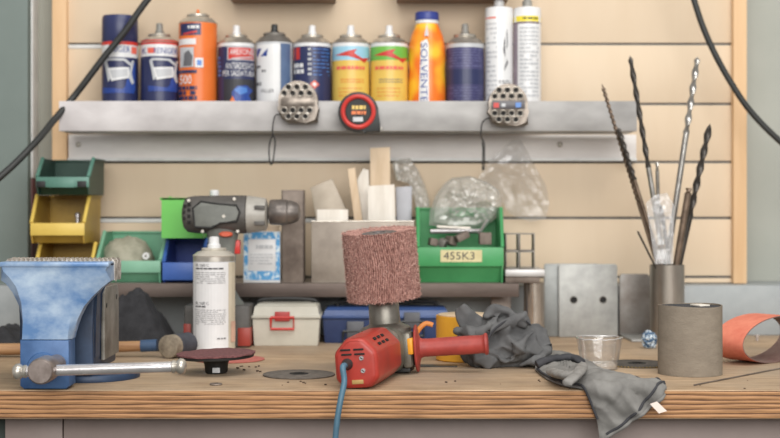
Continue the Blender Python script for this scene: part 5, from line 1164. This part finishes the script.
# moving jaw: flared front
ro = [(109,264),(109,281),(100,288),(90.5,297),(82,307),(76,319),(71.5,333),(70,339.5)]
ri = [(109,264.5),(105,270),(92,279),(82,288),(76,300),(71,314),(68,330),(67.5,339.5)]
lo_ = [(20,339.5),(20,322),(17,307),(10,293),(3,284),(-1.5,281),(-1.5,264)]
li = [(22,339.5),(22,322),(20,303),(15,287),(8,277),(2.5,271),(1,264.5)]
def jr(P,Y,k=0.0): return [Vector((X(a,DV),Y,Z(b,DV)-k)) for a,b in P]
def bow(P,Y):
    out = []
    for a,b in P: f = (b-264)/75; out.append(Vector((X(a,DV),Y+0.010*math.sin(PI*min(1,f*1.0))*0.6,Z(b,DV))))
    return out
mb = MB(); mb.loft([jr(ro+lo_,DV+0.030),jr(ro+lo_,DV+0.011),bow(ri+li,DV)])
mb.bx(X(-1,DV),X(109,DV),DV-0.0015,DV+0.0295,Z(267,DV),Z(262,DV),0.0015)
part('moving_jaw', mb, M_vb, v_, angle=32)
mb = MB(); mb.prism([fp(a,b) for a,b in ((20,340),(69,340),(69.5,386),(66,389),(24,389),(20,386))],DV-0.001,DV+0.034,lambda a,b,c:Vector((a,c,b)),0,0.0022); mb.lathe([(0.0175,DV-0.004),(0.019,DV-0.001),(0.019,DV+0.01)],(X(43,DV),0,Z(368,DV)),'Y',32); part('slide_block', mb, mat('vise_blue_mid',(78,112,158),(48,80,124),scale=22,rough=0.42,metal=0.1), v_, angle=32)
# serrated jaw plates
def jaw_plate(y0,y1,zo,x0,x1):
    mb = MB(); n = 24; pts = []
    for k in range(n):
        a = x0+(x1-x0)*k/n; b = x0+(x1-x0)*(k+0.5)/n; pts += [(a,Z(262.2,DV+0.035)+zo),(b,Z(258.7,DV+0.035)+zo)]
    pts += [(x1,Z(262,DV+0.035)+zo),(x1,Z(279,DV+0.06)),(x0,Z(279,DV+0.06))]
    mb.prism(pts,y0,y1,lambda a,b,c:Vector((a,c,b)))
    for k in range(6):
        z = Z(263+2.5*k,DV+0.06); mb.box((x1+0.0004,(y0+y1)/2,z-0.001),(0.0012,(y1-y0)*0.8,0.0014),0,Matrix.Rotation(0.6,3,'X'))
    return mb
M_jp = mat('jaw_steel',(204,198,190),(150,142,134),scale=60,rough=0.4,metal=0.5)
jx0,jx1 = X(5,DV+0.03),X(110,DV)
part('jaw_plate', jaw_plate(DV+0.0305,DV+0.0500,0,jx0,jx1), M_jp, v_)
part('jaw_plate', jaw_plate(DV+0.0510,DV+0.0675,0.0008,jx0,jx1), M_jp, v_)
# fixed jaw and body
yF = DV+0.068; poly2 = [(-0.064,0.148),(0.064,0.148),(0.064,0.138),(0.054,0.125),(0.047,0.108),(0.046,0.03),(-0.046,0.03),(-0.047,0.108),(-0.054,0.125),(-0.064,0.138)]
mb = MB(); mb.prism([(cxv+a,b) for a,b in poly2],yF,yF+0.03,lambda a,b,c:Vector((a,c,b)),0,0.0016); part('fixed_jaw', mb, M_vbd, v_, angle=32)
mb = MB(); mb.prism([(yF-0.008,0.012),(yF+0.135,0.012),(yF+0.135,0.075),(yF+0.115,0.108),(yF+0.03,0.108),(yF-0.004,0.108),(yF-0.008,0.06)],cxv-0.045,cxv+0.045,lambda a,b,c:Vector((c,a,b)),0,0.003); part('body', mb, M_vbd, v_, angle=32)
mb = MB(); mb.prism([(yF+0.036,0.024),(yF+0.128,0.024),(yF+0.128,0.105),(yF+0.118,0.115),(yF+0.044,0.115),(yF+0.036,0.107)],cxv+0.0455,cxv+0.0505,lambda a,b,c:Vector((c,a,b)),0,0.0012); sd = part('side_plate', mb, M_vg, v_, 'bare grey side plate')
mb = MB()
for yy,zz in ((yF+0.046,0.092),(yF+0.112,0.099)): mb.lathe([(0.0001,0.0003),(0.0032,0.0003),(0.0036,-0.0006)],(cxv+0.0505,yy,zz),'X',14)
part('hole', mb, M_hole, sd)
mb = MB(); mb.bx(cxv-0.024,cxv+0.024,DV+0.06,yF+0.05,0.03,0.075,0.002); part('slide_bar', mb, M_vg, v_)
mb = MB(); mb.prism([(-0.046,0.010),(0.046,0.010),(0.034,0.042),(0.030,0.07),(-0.030,0.07),(-0.034,0.042)],DV+0.0905,yF-0.0085+0.03,lambda a,b,c:Vector((cxv+a,c,b)),0,0.002); part('channel', mb, M_vg, v_)
mb = MB(); mb.lathe([(0.0625,0.0003),(0.063,0.004),(0.061,0.008),(0.050,0.011),(0.044,0.0115),(0.0001,0.0118)],(cxv+0.028,1.785,0),seg=64); part('swivel_base', mb, M_vbd, v_)
# spindle head with sliding handle
hx,hz = X(40.3,1.58),Z(371.5,1.58)
mb = MB(); mb.lathe([(0.0001,1.578),(0.0130,1.578),(0.0146,1.580),(0.0150,1.584),(0.0150,1.612),(0.014,1.616),(0.011,1.620),(0.011,DV-0.004)],(hx,0,hz),'Y',36); part('spindle', mb, mat('spindle_steel',(170,158,152),(130,118,112),scale=40,rough=0.4,metal=0.7), v_)
p0,p1 = W(21,371.5,1.60),W(178,366.5,1.597)
mb = MB(); mb.tube([p0,p1],0.0063,20); hb = part('handle_bar', mb, M_chrome, v_, 'bright steel handle bar')
for q,s in ((p0,1),(p1,1)):
    mb = MB(); d = (p1-p0).normalized(); sg = -1 if q is p0 else 1
    mb.loft([ring(q+d*sg*k,r_,r_,(0,1,0),(0,0,1),2,24) for k,r_ in ((-0.007,0.0065),(-0.006,0.0074),(-0.0035,0.0074),(-0.002,0.0062),(0.0,0.0082),(0.003,0.0094),(0.006,0.0088),(0.0085,0.0064),(0.0098,0.002))]); part('end_knob', mb, M_satin, hb)

# ================================================================== LIGHT AND CAMERA
w = bpy.data.worlds.new('World'); bpy.context.scene.world = w; w.use_nodes = True
bg = w.node_tree.nodes['Background']; bg.inputs['Color'].default_value = (1.0,0.985,0.96,1); bg.inputs['Strength'].default_value = 0.5
def area(name,loc,tgt,size,energy,color=(1,1,1)):
    l = bpy.data.lights.new(name,'AREA'); l.shape = 'RECTANGLE'; l.size = size[0]; l.size_y = size[1]; l.energy = energy; l.color = color
    o = bpy.data.objects.new(name,l); C.objects.link(o); o.location = loc; o.rotation_euler = (Vector(tgt)-Vector(loc)).to_track_quat('-Z','Y').to_euler(); return o
area('ceiling_light',(0.3,0.9,1.9),(0,2.0,0.1),(1.8,0.8),27,(1,0.98,0.95))
area('hall_light',(0.5,-1.6,1.25),(0,2.3,0.2),(3.2,1.5),106,(1,0.985,0.96))
cam = bpy.data.cameras.new('Camera'); co = bpy.data.objects.new('Camera',cam); C.objects.link(co)
co.location = (0,0,H); co.rotation_euler = (PI/2,0,0); cam.sensor_width = 36; cam.lens = 36*F/780; cam.shift_y = -(219-HY)/780.0
cam.clip_start = 0.05; cam.dof.use_dof = True; cam.dof.focus_distance = 1.76; cam.dof.aperture_fstop = 5.0
bpy.context.scene.camera = co
vs_ = bpy.context.scene.view_settings; vs_.view_transform = 'Standard'; vs_.look = 'None'
